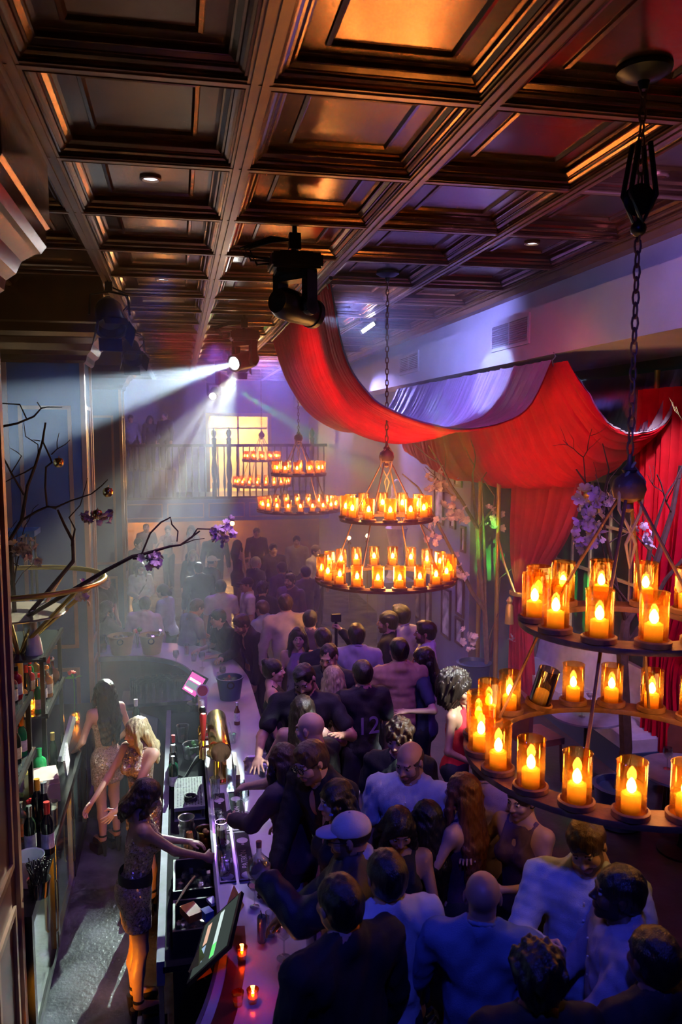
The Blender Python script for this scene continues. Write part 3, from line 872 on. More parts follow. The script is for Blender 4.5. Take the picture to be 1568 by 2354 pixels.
# branches standing in the gilded cup over the back bar
bt = empty('blossom_branches', (-1.5, 7.6, 2.36), 'bare dark branches with pink blossom and golden apples in the gilded stand', 'branches')
mb = MB()
strokes(mb, [
    ([(-1.5, 7.6, 2.42), (-1.5, 7.55, 3.18), (-1.39, 7.5, 3.35), (-1.32, 7.45, 3.66), (-1.24, 7.4, 3.84), (-1.17, 7.4, 4.06), (-1.14, 7.4, 4.22)], .022, .008),
    ([(-1.36, 7.5, 3.58), (-1.45, 7.45, 3.78), (-1.5, 7.4, 3.92), (-1.53, 7.4, 4.09), (-1.5, 7.4, 4.34)], .011, .005),
    ([(-1.58, 7.2, 4.11), (-1.48, 7.2, 4.18), (-1.34, 7.2, 4.21), (-1.2, 7.2, 4.27), (-1.14, 7.2, 4.34), (-1.17, 7.2, 4.39)], .012, .005),
    ([(-1.14, 7.2, 4.34), (-1.09, 7.2, 4.35), (-0.97, 7.2, 4.35)], .007, .003),
    ([(-1.54, 7.2, 4.39), (-1.47, 7.2, 4.38), (-1.31, 7.2, 4.37), (-1.26, 7.2, 4.25)], .006, .006),
    ([(-1.17, 7.4, 4.06), (-1.11, 7.4, 3.91), (-1.1, 7.4, 3.87), (-1.15, 7.4, 3.83), (-1.17, 7.45, 3.65), (-1.17, 7.5, 3.48), (-1.09, 7.5, 3.45)], .008, .010),
    ([(-1.39, 7.5, 3.35), (-1.26, 7.5, 3.43), (-1.17, 7.5, 3.47), (-1.08, 7.45, 3.47), (-0.95, 7.4, 3.53), (-0.77, 7.35, 3.59), (-0.68, 7.3, 3.66), (-0.62, 7.3, 3.72)], .012, .004),
    ([(-1.1, 7.4, 3.94), (-1.05, 7.4, 3.99), (-0.98, 7.4, 4.03), (-0.94, 7.4, 4.07)], .006, .003),
    ([(-1.05, 7.4, 3.99), (-1.05, 7.4, 4.05), (-1.03, 7.4, 4.13)], .005, .003),
    ([(-1.4, 7.55, 2.45), (-0.96, 7.5, 2.97), (-0.96, 7.5, 3.16), (-1.02, 7.5, 3.29), (-1.08, 7.5, 3.44)], .022, .010),
    ([(-0.97, 7.5, 3.11), (-0.93, 7.45, 3.27), (-0.97, 7.4, 3.38), (-0.87, 7.4, 3.49), (-0.8, 7.4, 3.73)], .010, .003),
    ([(-1.24, 7.4, 3.84), (-1.32, 7.4, 3.79), (-1.42, 7.35, 3.74), (-1.49, 7.3, 3.7)], .008, .004),
    ([(-1.45, 7.45, 3.78), (-1.38, 7.4, 3.88), (-1.35, 7.4, 3.93), (-1.38, 7.4, 3.96), (-1.44, 7.4, 4)], .006, .003),
    ([(-1.21, 7.4, 3.92), (-1.21, 7.4, 4.03), (-1.31, 7.4, 4.1), (-1.32, 7.4, 4.22)], .006, .003),
    ([(-1.19, 7.4, 4.06), (-1.25, 7.4, 4.07)], .005, .003),
    ([(-1.35, 7.4, 2.5), (-0.63, 7, 2.96), (-0.4, 6.9, 3.09), (-0.31, 6.88, 3.11), (-0.09, 6.8, 3.18), (-0, 6.8, 3.19), (0.16, 6.75, 3.31)], .020, .007),
    ([(-0.33, 6.88, 3.1), (-0.25, 6.85, 3.29), (-0.16, 6.85, 3.38), (-0.08, 6.85, 3.42), (-0.07, 6.85, 3.36), (-0.02, 6.85, 3.3), (-0.03, 6.8, 3.22)], .008, .006),
    ([(-0, 6.8, 3.19), (0.11, 6.8, 3.23), (0.2, 6.8, 3.24)], .006, .003),
    ([(0.09, 6.78, 3.25), (0.14, 6.75, 3.33), (0.31, 6.75, 3.32), (0.39, 6.75, 3.36)], .008, .003),
    ([(-0.4, 6.9, 3.07), (-0.29, 6.9, 3.07), (-0.23, 6.9, 3.04)], .010, .006),
])
tips = []
for k in range(9):
    twigs(mb, (-1.5 + rng.uniform(-.15, .1), 7.6, 2.6 + rng.uniform(0, .9)), (rng.uniform(-1, .2), rng.uniform(-.3, .6), rng.uniform(.2, 1)), .55, .008, 1, rng, tips)
at_origin(mb.build('branches', M_bark), bt)
for c, n, r_ in (((-1.36, 7.4, 3.11), 34, .045), ((-1.28, 7.35, 3.02), 8, .03), ((-0.81, 7.35, 3.39), 12, .03), ((-0.66, 7.35, 3.4), 12, .03), ((-0.23, 6.88, 3.05), 20, .035), ((0.36, 6.75, 3.3), 26, .05), ((-0.85, 7.3, 2.78), 6, .035), ((-0.85, 7.3, 2.66), 5, .03)):
    blossoms(bt, c, n, r_, rng, .8)
apple = MB().lathe([(.001, .034), (.014, .042), (.034, .036), (.046, .008), (.042, -.02), (.026, -.04), (.008, -.044), (.001, -.038)], n=14).tube([(0, 0, .03), (.006, 0, .06)], .003, 5).mesh('golden_apple', M_brass)
for k, (p, lab) in enumerate((((-1.04, 7.38, 3.87), 'shiny golden apple ornament hanging highest in the bare branches'), ((-0.62, 7.28, 3.61), 'shiny golden apple ornament at the branch tip in front of the beam'), ((-0.72, 7.33, 3.41), 'shiny golden apple ornament among white blossoms'))):
    tag(link('apple_ornament', apple, None, p), lab, 'ornament')

def tree(name, label, base, lines, tw, seed, bl, bark=M_bark2):
    o = empty(name, base, label, 'tree')
    mb = MB(); strokes(mb, lines)
    r = random.Random(seed); tips = []
    for (p, d, ln, rd, dp) in tw: twigs(mb, p, d, ln, rd, dp, r, tips)
    at_origin(mb.build('trunk_and_branches', bark), o)
    for c, n, rr in bl: blossoms(o, c, n, rr, r, 1.15)
    pot = MB().lathe([(.16, 0), (.2, .02), (.24, .38), (.26, .40), (.22, .41), (.2, .36), (.0001, .36)], n=18)
    pot.build('planter', M_navy, o)
    return o
tb0 = (4.37, 10.7, -0.05)
tree('blossom_tree', 'tall blossom tree before the green-lit recess beside the pictures', (4.15, 10.7, .4), [
    ([(4.15, 10.7, .7), (4.37, 10.7, 0.54), (4.3, 10.7, 1.58), (4.2, 10.7, 2.22), (4.16, 10.7, 2.79), (4.11, 10.7, 3.16), (4.04, 10.6, 3.54)], .05, .014),
    ([(4.17, 10.7, 2.76), (3.84, 10.5, 3.19), (3.65, 10.4, 3.41), (3.46, 10.3, 3.71), (3.26, 10.2, 3.95)], .028, .008),
    ([(4.29, 10.7, 1.58), (4.06, 10.6, 1.86), (3.86, 10.5, 2.2), (3.59, 10.4, 2.66), (3.3, 10.3, 3.15), (3.12, 10.2, 3.4), (2.9, 10.2, 3.58)], .035, .008),
    ([(4.18, 10.7, 2.76), (4.37, 10.6, 3.07), (4.38, 10.6, 3.23), (4.19, 10.6, 3.48)], .022, .006),
    ([(4.32, 10.7, 1.38), (4.24, 10.6, 2.49), (4.16, 10.5, 3.12), (4.14, 10.5, 3.49)], .022, .008),
    ([(4.36, 10.7, 0.54), (4.52, 10.8, 1.35), (4.57, 10.8, 2), (4.72, 10.4, 2.31), (4.72, 10.2, 2.89), (4.72, 10.2, 3.32)], .02, .006),
    ([(4.35, 10.7, 1.06), (4.42, 10.5, 1.55)], .014, .005)],
    [((3.84, 10.5, 3.19), (-1, -.2, .3), .7, .010, 1), ((3.59, 10.4, 2.66), (-1, 0, .4), .6, .010, 1), ((4.04, 10.6, 3.54), (0, 0, 1), .5, .010, 1), ((3.46, 10.3, 3.71), (-1, 0, .1), .5, .008, 1), ((4.19, 10.6, 3.48), (.6, 0, .6), .5, .008, 1)],
    5, [((3.44, 10.3, 3.53), 9, .07), ((3.36, 10.3, 3.4), 8, .06), ((3.68, 10.4, 2.99), 14, .08), ((3.84, 10.5, 2.94), 6, .05), ((3.37, 10.3, 2.91), 6, .05), ((3.37, 10.3, 2.7), 8, .06), ((4.34, 10.6, 2.98), 8, .06), ((4.4, 10.6, 2.83), 6, .05), ((3.82, 10.5, 2.2), 10, .09), ((3.93, 10.3, 1.25), 12, .07), ((4.54, 10.3, 1.22), 3, .04)])
tree('blossom_tree', 'dark trunked blossom tree behind the nearest chandelier', (4.05, 6.6, .4), [
    ([(4.05, 6.6, .7), (4.1, 6.6, 1.15), (4.02, 6.6, 2.09), (4.05, 6.6, 2.38), (4.21, 6.6, 2.62), (4.34, 6.6, 2.94), (4.48, 6.6, 3.39), (4.48, 6.5, 3.83)], .065, .02),
    ([(4.03, 6.6, 2.09), (4.17, 6.5, 2.4), (4.31, 6.4, 2.81), (4.53, 6.3, 3.14)], .035, .012),
    ([(4.05, 6.6, 2.38), (3.89, 6.5, 2.69), (3.72, 6.4, 3.15), (3.58, 6.3, 3.47), (3.49, 6.3, 3.63), (3.34, 6.3, 3.82)], .022, .006),
    ([(4.21, 6.6, 2.62), (4.22, 6.5, 3.2), (4.27, 6.4, 3.57)], .03, .008),
    ([(3.58, 6.3, 3.47), (3.65, 6.3, 3.81), (3.58, 6.3, 4.04)], .010, .004),
    ([(4.11, 6.6, 2.5), (3.74, 6.4, 2.84), (3.59, 6.3, 3.24)], .014, .004)],
    [((3.58, 6.3, 3.47), (-.4, 0, 1), .5, .008, 2), ((4.48, 6.6, 3.39), (-.6, -.2, .8), .6, .010, 2), ((4.34, 6.6, 2.94), (-.8, 0, .6), .6, .010, 2), ((4.27, 6.4, 3.57), (.2, 0, 1), .6, .010, 2), ((3.72, 6.4, 3.15), (.8, 0, .2), .4, .006, 1)],
    8, [((3.45, 6.3, 3.55), 16, .05), ((3.53, 6.3, 3.59), 10, .045), ((3.44, 6.3, 3.36), 12, .045), ((3.55, 6.3, 3.26), 12, .05), ((3.44, 6.3, 3.19), 12, .045), ((3.6, 6.3, 3.49), 8, .04), ((4.09, 6.4, 3.2), 9, .05), ((3.64, 6.4, 2.84), 8, .05)], mat('brown_bark', (.11, .06, .045), .8, 0, .3, 14, .3, 60))

# ------------------------------------------------------------------ the bar
inner = [(-1.12, 10.95), (-.6, 10.9), (-.15, 10.6), (.08, 10.1), (.17, 9.5), (.18, 9.0), (.18, 8.0), (.18, 7.0), (.18, 6.0), (.18, 5.3), (.18, 4.7), (.14, 4.3), (.03, 3.9), (-.15, 3.5), (-.5, 3.1)]
outer = [(-1.12, 11.6), (-.4, 11.6), (.2, 11.3), (.6, 10.7), (.77, 9.9), (.80, 9.2), (.80, 8.2), (.80, 7.1), (.80, 6.0), (.80, 5.2), (.80, 4.6), (.78, 4.1), (.66, 3.5), (.4, 2.9), (0, 2.4)]
def smooth2(pl, k=6):
    out = []
    n = len(pl) - 1
    for i in range(n):
        for j in range(k):
            q = interp([(a, b, 0) for a, b in pl], (i + j / k) / n)
            out.append((q[0], q[1]))
    out.append(pl[-1]); return out
IN, OUT = smooth2(inner), smooth2(outer)
def strip(a, b, z0, z1, mb=None):
    mb = mb or MB(); n = len(a)
    vs = [(p[0], p[1], z) for z in (z0, z1) for pl in (a, b) for p in pl]
    fs = []
    for i in range(n - 1):
        A0, A1, B0, B1 = i, i + 1, n + i, n + i + 1
        fs += [(A0, A1, B1, B0), (2 * n + A0, 2 * n + B0, 2 * n + B1, 2 * n + A1), (A0, 2 * n + A0, 2 * n + A1, A1), (B0, B1, 2 * n + B1, 2 * n + B0)]
    fs += [(0, n, 3 * n, 2 * n), (n - 1, 3 * n - 1, 4 * n - 1, 2 * n - 1)]
    return mb.add(vs, fs)
def lerp2(a, b, t): return [(p[0] + (q[0] - p[0]) * t, p[1] + (q[1] - p[1]) * t) for p, q in zip(a, b)]
bar = empty('bar_counter', (.55, 7.0, 0), 'long curved bar with a pale marble top', 'bar')
at_origin(strip(lerp2(IN, OUT, .16), lerp2(IN, OUT, .86), 0, 1.04).build('bar_body', M_mahog, smooth=False), bar)
at_origin(strip(IN, OUT, 1.04, 1.095).build('marble_top', M_marble, smooth=False), bar)
at_origin(strip(lerp2(IN, OUT, .10)[60:], lerp2(IN, OUT, .26)[60:], 1.095, 1.099).build('maroon_drink_rail', mat('maroon_rubber', (.16, .018, .02), .3), smooth=False), bar)
at_origin(strip(lerp2(IN, OUT, -.005), lerp2(IN, OUT, .025), 1.04, 1.105).build('inner_rim', mat('dull_zinc', (.16, .16, .19), .65, 0.2, spec=.3), smooth=False), bar)
for k in range(9):
    y = 4.9 + k * .5
    mb = MB()
    for (a, b, c, d) in ((y, y + .42, .5, .54), (y, y + .42, .94, .98), (y, y + .04, .54, .94), (y + .38, y + .42, .54, .94)):
        mb.box(.70, .728, a, b, c, d)
    at_origin(mb.build('panel_moulding', M_trimw, smooth=False), bar)
# bartender's wells along the inside
well = empty('bar_well', (0.02, 7.0, 0), 'stainless bartender well running inside the bar', 'counter')
at_origin(MB().box(-.16, .29, 4.75, 9.3, .80, .84).build('steel_deck', mat('black_rubber_deck', (.012, .012, .014), .9, spec=.1), smooth=False), well)
at_origin(MB().box(-.20, -.15, 4.75, 9.3, .72, .88).build('speed_rail', MATS['dull_zinc'], smooth=False), well)
at_origin(MB().box(-.10, .26, 4.75, 9.3, .05, .80).build('cabinet', M_black, smooth=False), well)
for y in (4.8, 6.3, 7.8, 9.25):
    at_origin(MB().box(-.19, -.16, y - .02, y + .02, 0, .8).build('leg', M_steel, smooth=False), well)

# bar mats with print
def text_mesh(body, size, m, parent, loc, rot, ext=.0008):
    c = bpy.data.curves.new('lettering', 'FONT')
    c.body = body; c.size = size; c.extrude = ext; c.align_x = 'CENTER'; c.align_y = 'CENTER'
    t = bpy.data.objects.new('lettering_curve', c); COL.objects.link(t)
    dg = bpy.context.evaluated_depsgraph_get()
    me = bpy.data.meshes.new_from_object(t.evaluated_get(dg)); me.name = 'lettering'
    bpy.data.objects.remove(t)
    me.materials.clear(); me.materials.append(m)
    return link('lettering', me, parent, loc, rot)
M_mat = mat('black_bar_mat', (.012, .012, .015), .6, 0, .2, 20, .3, 200)
M_print = mat('pale_print', (.62, .55, .60), .6)
for k, (x0, x1, y0, y1, big) in enumerate(((.345, .465, 5.86, 6.52, True), (.345, .465, 5.17, 5.83, True), (.215, .325, 5.86, 6.52, False), (.215, .325, 5.17, 5.83, False))):
    lab = ['black bar mat with pale lettering, far one in the outer row', 'black bar mat with pale lettering, near one in the outer row', 'black bar mat with small lettering, far one in the inner row', 'black bar mat with small lettering, near one in the inner row'][k]
    o = empty('bar_mat', ((x0 + x1) / 2, (y0 + y1) / 2, 1.1), lab, 'bar mat', 'printed bar mats')
    wx, wy = (x1 - x0) / 2, (y1 - y0) / 2
    MB().box(-wx, wx, -wy, wy, -.004, .006).build('rubber_sheet', M_mat, o, smooth=False)
    mb = MB()
    for (a, b, c, d) in ((-wx, -wx + .007, -wy, wy), (wx - .007, wx, -wy, wy), (-wx + .007, wx - .007, -wy, -wy + .007), (-wx + .007, wx - .007, wy - .007, wy)):
        mb.box(a, b, c, d, .006, .012)
    mb.build('raised_edge', M_print, o, smooth=False)
    text_mesh('PATRÓN' if big else 'XO CAFE', .062 if big else .045, M_print, o, (-.004, -.06, .0065), (0, 0, R(90)))
    text_mesh('tequila', .024, M_print, o, (.035, -.06, .0065), (0, 0, R(90)))
    em = MB().lathe([(.042, 0), (.042, .0015)], (0, .2, .006), 20).lathe([(.012, 0), (.008, .0018)], (0, .146, .006), 12)
    em.build('emblem', M_print, o)
    MB().lathe([(.042, 0), (.042, .0015)], (0, -.27, .006), 20).build('emblem', M_print, o)

# ------------------------------------------------------------------ glassware and bottles
def solid(name, prof_, m, n=18): return MB().lathe(prof_, n=n).mesh(name, m)
M_redliq = mat('red_juice', (.6, .03, .03), .25)
M_amberliq = mat('amber_beer', (.5, .2, .02), .25)
M_orange = mat('orange_fruit', (.75, .28, .05), .5)
M_green = mat('green_leaf', (.08, .35, .06), .5)
M_ice = glass('ice', (.85, .9, .95), .3, .12)
G = {}
G['rocks'] = [('rocks_glass', [(.001, .004), (.034, .004), (.04, .09), (.038, .09), (.033, .012), (.001, .012)], M_glass)]
G['high'] = [('highball_glass', [(.001, .004), (.030, .004), (.035, .15), (.033, .15), (.029, .012), (.001, .012)], M_glass)]
G['flute'] = [('champagne_flute', [(.032, 0), (.032, .004), (.005, .01), (.005, .09), (.022, .12), (.026, .17), (.023, .22), (.022, .22), (.024, .17), (.001, .1)], M_glass)]
G['wine'] = [('wine_glass', [(.035, 0), (.035, .004), (.005, .01), (.005, .09), (.035, .12), (.042, .155), (.036, .2), (.035, .2), (.040, .155), (.001, .1)], M_glass)]
G['coupe'] = [('coupe_glass', [(.032, 0), (.032, .004), (.005, .01), (.005, .11), (.03, .125), (.046, .155), (.045, .155), (.028, .13), (.001, .12)], M_glass)]
G['stack'] = [('rocks_glass', [(.001, .004), (.034, .004), (.04, .09), (.038, .09), (.033, .012), (.001, .012)], None)]
G['shot'] = [('shot_glass', [(.001, .004), (.02, .004), (.026, .07), (.024, .07), (.018, .015), (.001, .015)], M_glass)]
M_stack = glass('washed_glass', (.66, .72, .75), .7, .14)
GM = {k: MB().lathe(v[0][1], n=16, cap=False).mesh(v[0][0], v[0][2] or M_stack) for k, v in G.items()}
def liquid(r0, r1, z0, z1, m, parent):
    return MB().lathe([(r0, z0), (r1, z1)], n=14).build('drink', m, parent)
def glassware(kind, loc, label, cat='glass', drink=None, straw=None, ice=False, group=None, rot=None, scale=1.0):
    o = link(G[kind][0][0], GM[kind], None, loc, rot)
    o.scale = (scale,) * 3
    tag(o, label, cat, group)
    if drink:
        z0, z1, r = {'rocks': (.013, .06, .034), 'high': (.013, .11, .030), 'flute': (.11, .18, .022), 'wine': (.115, .145, .033), 'coupe': (.128, .148, .036), 'shot': (.016, .055, .021)}[kind]
        liquid(r * .85, r, z0, z1, drink, o)
    if straw: MB().tube([(.01, 0, .02), (-.03, .01, .21)], .0035, 6).build('straw', straw, o)
    if ice:
        mb = MB(); r_ = random.Random(int(loc[0] * 1000))
        for k in range(5):
            mb.obox((r_.uniform(-.016, .016), r_.uniform(-.016, .016), .03 + .013 * k), (.02, .02, .02), Matrix.Rotation(r_.uniform(0, 3), 3, 'Z'))
        mb.build('ice', M_ice, o, smooth=False)
    return o
def bottle_mesh(kind):
    P_ = {'wine': [(.001, .004), (.036, 0), (.038, .01), (.038, .19), (.03, .215), (.015, .24), (.014, .30), (.016, .302), (.016, .315), (.001, .315)],
          'spirit': [(.001, .004), (.042, 0), (.044, .01), (.044, .17), (.036, .19), (.016, .205), (.014, .26), (.001, .26)],
          'square': [(.001, .003), (.048, 0), (.05, .01), (.05, .15), (.04, .175), (.015, .19), (.015, .235), (.001, .235)],
          'champ': [(.001, .004), (.042, 0), (.044, .01), (.044, .15), (.034, .2), (.017, .25), (.015, .29), (.018, .295), (.018, .315), (.001, .32)],
          'beer': [(.001, .003), (.03, 0), (.031, .01), (.031, .13), (.024, .155), (.013, .18), (.012, .225), (.014, .228), (.014, .236), (.001, .236)],
          'round': [(.001, .004), (.035, 0), (.06, .03), (.068, .07), (.06, .11), (.03, .14), (.014, .16), (.013, .22), (.001, .22)]}[kind]
    return P_
BM = {}
def bottle(kind, m, loc, label, cap_m=None, lab_m=None, group=None, stopper=False, rot=None, scale=1.0):
    key = (kind, m.name)
    P_ = bottle_mesh(kind)
    if key not in BM: BM[key] = MB().lathe(P_, n=4 if kind == 'square' else 14, a0=R(45)).mesh('bottle', m, True)
    o = link('bottle', BM[key], None, loc, rot); o.scale = (scale,) * 3
    tag(o, label, 'bottle', group)
    top = P_[-1][1]; r = P_[-2][0]
    cap_m = cap_m or M_black
    ck = ('cap', kind, cap_m.name, stopper)
    if ck not in BM:
        if stopper: BM[ck] = MB().lathe([(r, top - .01), (r, top)], n=10).ball((0, 0, top + .022), .026, 12, 8).mesh('stopper', cap_m)
        else: BM[ck] = MB().lathe([(r + .0015, top - .07 if kind in ('wine', 'champ') else top - .03), (r + .0025, top + .003), (.001, top + .004)], n=12).mesh('capsule', cap_m)
    link('stopper' if stopper else 'capsule', BM[ck], o)
    if lab_m:
        lk = ('label', kind, lab_m.name)
        rb = P_[3][0] * (.74 if kind == 'square' else 1.015)
        if lk not in BM: BM[lk] = MB().lathe([(rb, .04), (rb, .13)], n=4 if kind == 'square' else 14, a0=R(45) if kind != 'square' else R(45), cap=False).mesh('paper_label', lab_m)
        lo = link('paper_label', BM[lk], o)
        if kind == 'square': lo.scale = (1.37, 1.37, 1)
    return o
B_dark = mat('dark_green_bottle', (.012, .03, .015), .08)
B_green = mat('bright_green_bottle', (.02, .28, .08), .08)
B_brown = mat('brown_bottle', (.16, .05, .015), .1)
B_clear = glass('bottle_glass', (.80, .86, .84), .2)
B_amber = mat('amber_spirit', (.48, .19, .03), .1)
B_black = mat('black_glass_bottle', (.012, .01, .014), .08)
B_red = mat('red_bottle', (.4, .02, .03), .15)
L_white = mat('white_paper_label', (.72, .7, .66), .6, 0, .25, 30)
L_cream = mat('cream_paper_label', (.7, .6, .42), .6, 0, .25, 30)
L_org = mat('orange_paper_label', (.8, .22, .05), .6, 0, .25, 30)
L_lil = mat('lilac_paper_label', (.5, .42, .56), .6, 0, .2, 30)
F_red = mat('red_foil', (.65, .03, .03), .3, .2); F_org = mat('orange_foil', (.85, .33, .02), .3, .2); F_sil = mat('silver_foil', (.7, .72, .75), .25, .8)

ZB = 1.096
# on the bar top
glassware('wine', (0.46, 6.14, 1.096), 'empty stemmed wine glass standing alone beside the bar mats')
glassware('wine', (0.44, 6.31, 1.096), 'empty wine glass just behind the lone one on the bar')
glassware('coupe', (0.42, 4.86, 1.096), 'small stemmed glass with a rosy drink at the end of the mats', drink=mat('rose_wine', (.6, .28, .25), .2))
glassware('rocks', (0.46, 7.63, 1.096), 'short glass of ice with a straw beside the brass tower', ice=True, straw=M_white)
glassware('rocks', (0.67, 6.8, 1.096), 'short green cocktail with a dark straw beside the silver clutch', drink=mat('green_mint_drink', (.3, .45, .15), .3), straw=M_matte)
glassware('rocks', (0.73, 7.17, 1.096), 'short cocktail glass behind the silver clutch', drink=MATS['green_mint_drink'], straw=M_matte)
glassware('high', (0.49, 4.55, 1.096), 'tall clear glass behind the slim can', ice=True)
glassware('wine', (0.54, 4.32, 1.096), 'large empty wine glass in front of the man in black', scale=1.25)
glassware('high', (0.71, 4.38, 1.096), 'clear tumbler by the elbow of the man in black')
glassware('high', (0.05, 10.87, 1.096), 'clear glass with red drink on the far bar, beside a guest in grey', drink=M_redliq)
glassware('wine', (0.35, 10.92, 1.096), 'stemmed glass beside the leaning guest in black', drink=mat('pale_drink', (.6, .5, .45), .3))
glassware('rocks', (0.44, 9.67, 1.096), 'short glass with an orange slice on the far bar', drink=M_orange)
glassware('wine', (0.47, 9.53, 1.096), 'stemmed glass with dark red drink on the far bar', drink=mat('dark_wine', (.1, .02, .03), .2))
for k, (p, lab) in enumerate((((-0.09, 10.38, 1.096), 'empty glass beside the gold bucket'), ((0.14, 10.53, 1.096), 'empty glass behind the pink screen'), ((0.24, 10.21, 1.096), 'empty glass right of the pink screen'))):
    glassware(('wine', 'rocks', 'wine')[k], p, lab + ' on the far bar')
bottle('beer', B_brown, (0.54, 8.11, 1.096), 'brown beer bottle with white label on the bar beside the blue bucket', F_sil, L_white)
can = MB().lathe([(.024, 0), (.028, .008), (.028, .155), (.024, .165), (.0235, .162), (.001, .16)], n=18).build('drink_can', mat('blue_grey_can', (.12, .17, .28), .25, .7), None, (0.43, 4.5, 1.096))
tag(can, 'slim blue metal can with a straw on the bar', 'can'); MB().tube([(.004, 0, .15), (-.006, 0, .20)], .0035, 6).build('straw', M_matte, can)
fl = MB()
r_ = random.Random(3)
for k in range(14):
    a = 2.4 * k; rr = .012 + .0022 * k
    fl.ball((rr * math.cos(a), rr * math.sin(a), .02), .016, 6, 4, (1, 1, .7))
tag(fl.build('hair_scrunchie', M_matte, None, (0.49, 4.95, 1.1)), 'small black rosette lying on the bar', 'scrunchie')
# votive candles
M_vot = glass('votive_glass', (1.0, .35, .06), .2)
for k, (p, lit, lab) in enumerate((((0.3, 4.36, 1.1), True, 'lit amber votive candle on the maroon rail, farther one'), ((0.33, 4, 1.097), True, 'amber votive glass, nearer one, right of its dark twin'), ((0.25, 3.99, 1.1), False, 'dark red votive glass lying at the near bar end'))):
    o = empty('votive_candle', p, lab, 'candle')
    MB().lathe([(.001, .003), (.024, .003), (.034, .075), (.032, .075), (.022, .01), (.001, .01)], n=16, cap=False).build('glass_cup', M_vot, o)
    MB().lathe([(.022, .01), (.026, .032)], n=14).build('wax', M_wax, o)
    if lit:
        MB().lathe([(.003, .034), (.008, .042), (.006, .056), (.001, .07)], n=8).build('flame', glow('votive_flame', (1, .45, .08), 60), o)
        point('votive_light', Vector(p) + Vector((0, 0, .06)), (1, .4, .06), .5, .01)
# silver clutch on the bar
cl = empty('clutch_bag', (0.59, 6.88, 1.096), 'silver metallic clutch bag standing on the bar beside the cocktails', 'bag')
mb = MB()
mb.lathe([(.001, 0), (.07, 0), (.075, .02), (.07, .14), (.05, .16), (.001, .16)], n=16, mtx=Matrix.Diagonal((1, .45, 1)))
mb.build('body', mat('silver_leather', (.6, .57, .6), .25, .8), cl)
ch = MB()
for k in range(16): ch.ball((-.075 + .002 * k, .02 * math.sin(k), .12 - .007 * k), .008, 6, 4)
ch.build('chain_strap', M_gold, cl)

# brass beer tower with tap handles and drip tray
tw = empty('beer_tower', (.30, 7.1, 1.096), 'polished brass beer tower with taps and tall handles', 'beer tap')
MB().lathe([(.001, -.42), (.085, -.42), (.095, -.40), (.095, .40), (.085, .42), (.001, .42)], (0, 0, .30), 22, Matrix.Rotation(R(90), 3, 'X')).build('barrel', M_brass, tw)
for y in (-.3, .3): MB().lathe([(.1, 0), (.1, .015), (.06, .03), (.055, .25)], (0, y, 0), 18).build('pedestal', M_brass, tw)
for k in range(4):
    y = -.27 + .18 * k
    tp = MB().tube([(-.09, y, .30), (-.15, y, .30), (-.165, y, .27), (-.165, y, .2)], .014, 8).tube([(-.14, y, .3), (-.14, y, .36)], .008, 6).build('tap', M_brass, tw)
    hm = [mat('tap_handle_red', (.35, .03, .03), .3), M_black, M_white, M_black][k]
    h = MB().lathe([(.012, .36), (.016, .38), (.026, .50), (.03, .58), (.022, .6), (.001, .605)], (-.14, y, 0), 12).build('tap_handle', hm, tp)
big = empty('tap_display_glass', (0.17, 7.27, 1.1), 'tall display tap handle shaped like a glass of dark beer with white badge', 'beer tap')
MB().lathe([(.02, 0), (.025, .25), (.03, .26)], n=14).build('stem', M_brass, big)
MB().lathe([(.03, .26), (.036, .46)], n=16).build('beer', mat('dark_beer', (.12, .02, .01), .2), big)
MB().lathe([(.0365, .46), (.045, .6), (.04, .61)], n=16).build('foam_head', M_white, big)
MB().lathe([(.06, -.012), (.06, .012)], (0, -.01, .66), 18, Matrix.Rotation(R(70), 3, 'X')).build('badge', M_white, big)
MB().lathe([(.048, -.014), (.048, .014)], (0, -.012, .661), 18, Matrix.Rotation(R(70), 3, 'X')).build('badge_centre', mat('rust_badge', (.35, .12, .08), .4), big)
tray = empty('drip_tray', (.03, 6.92, .93), 'perforated steel drip tray beside the brass beer tower', 'tray')
MB().box(-.13, .13, -.30, .30, 0, .03).box(-.13, .13, -.30, .30, -.09, -.085).build('plate', mat('brushed_tray_steel', (.20, .21, .20), .7, 0, spec=.2), tray, smooth=False)
hl = MB()
for i in range(9):
    for j in range(20):
        hl.lathe([(.0075, .0), (.0075, .0015)], (-.10 + i * .025 , -.265 + j * .028 + (.014 if i % 2 else 0), .03), 6)
tag(hl.build('hole_discs', M_matte, tray, smooth=False), kind='stuff')  # black discs on the plate, painting the dark inside the holes
MB().tube([(.05 * math.cos(a_) + .01, -.2 + .05 * math.sin(a_), .04 + .002 * k) for k, a_ in enumerate([k * .7 for k in range(26)])], .009, 6).build('rubber_coil', M_matte, tray)
for x in (-.11, .11):
    for y in (-.27, .27): MB().box(x - .01, x + .01, y - .01, y + .01, -.092, 0).build('foot', M_steel, tray, smooth=False)
wb = MB().box(-.02, .02, -.25, .25, 0, .12).build('wooden_board', mat('honey_wood', (.4, .22, .09), .5, 0, .2, 6), None, (.44, 6.85, ZB), smooth=False); tag(wb, 'narrow wooden board leaning beside the brass tower', 'board')

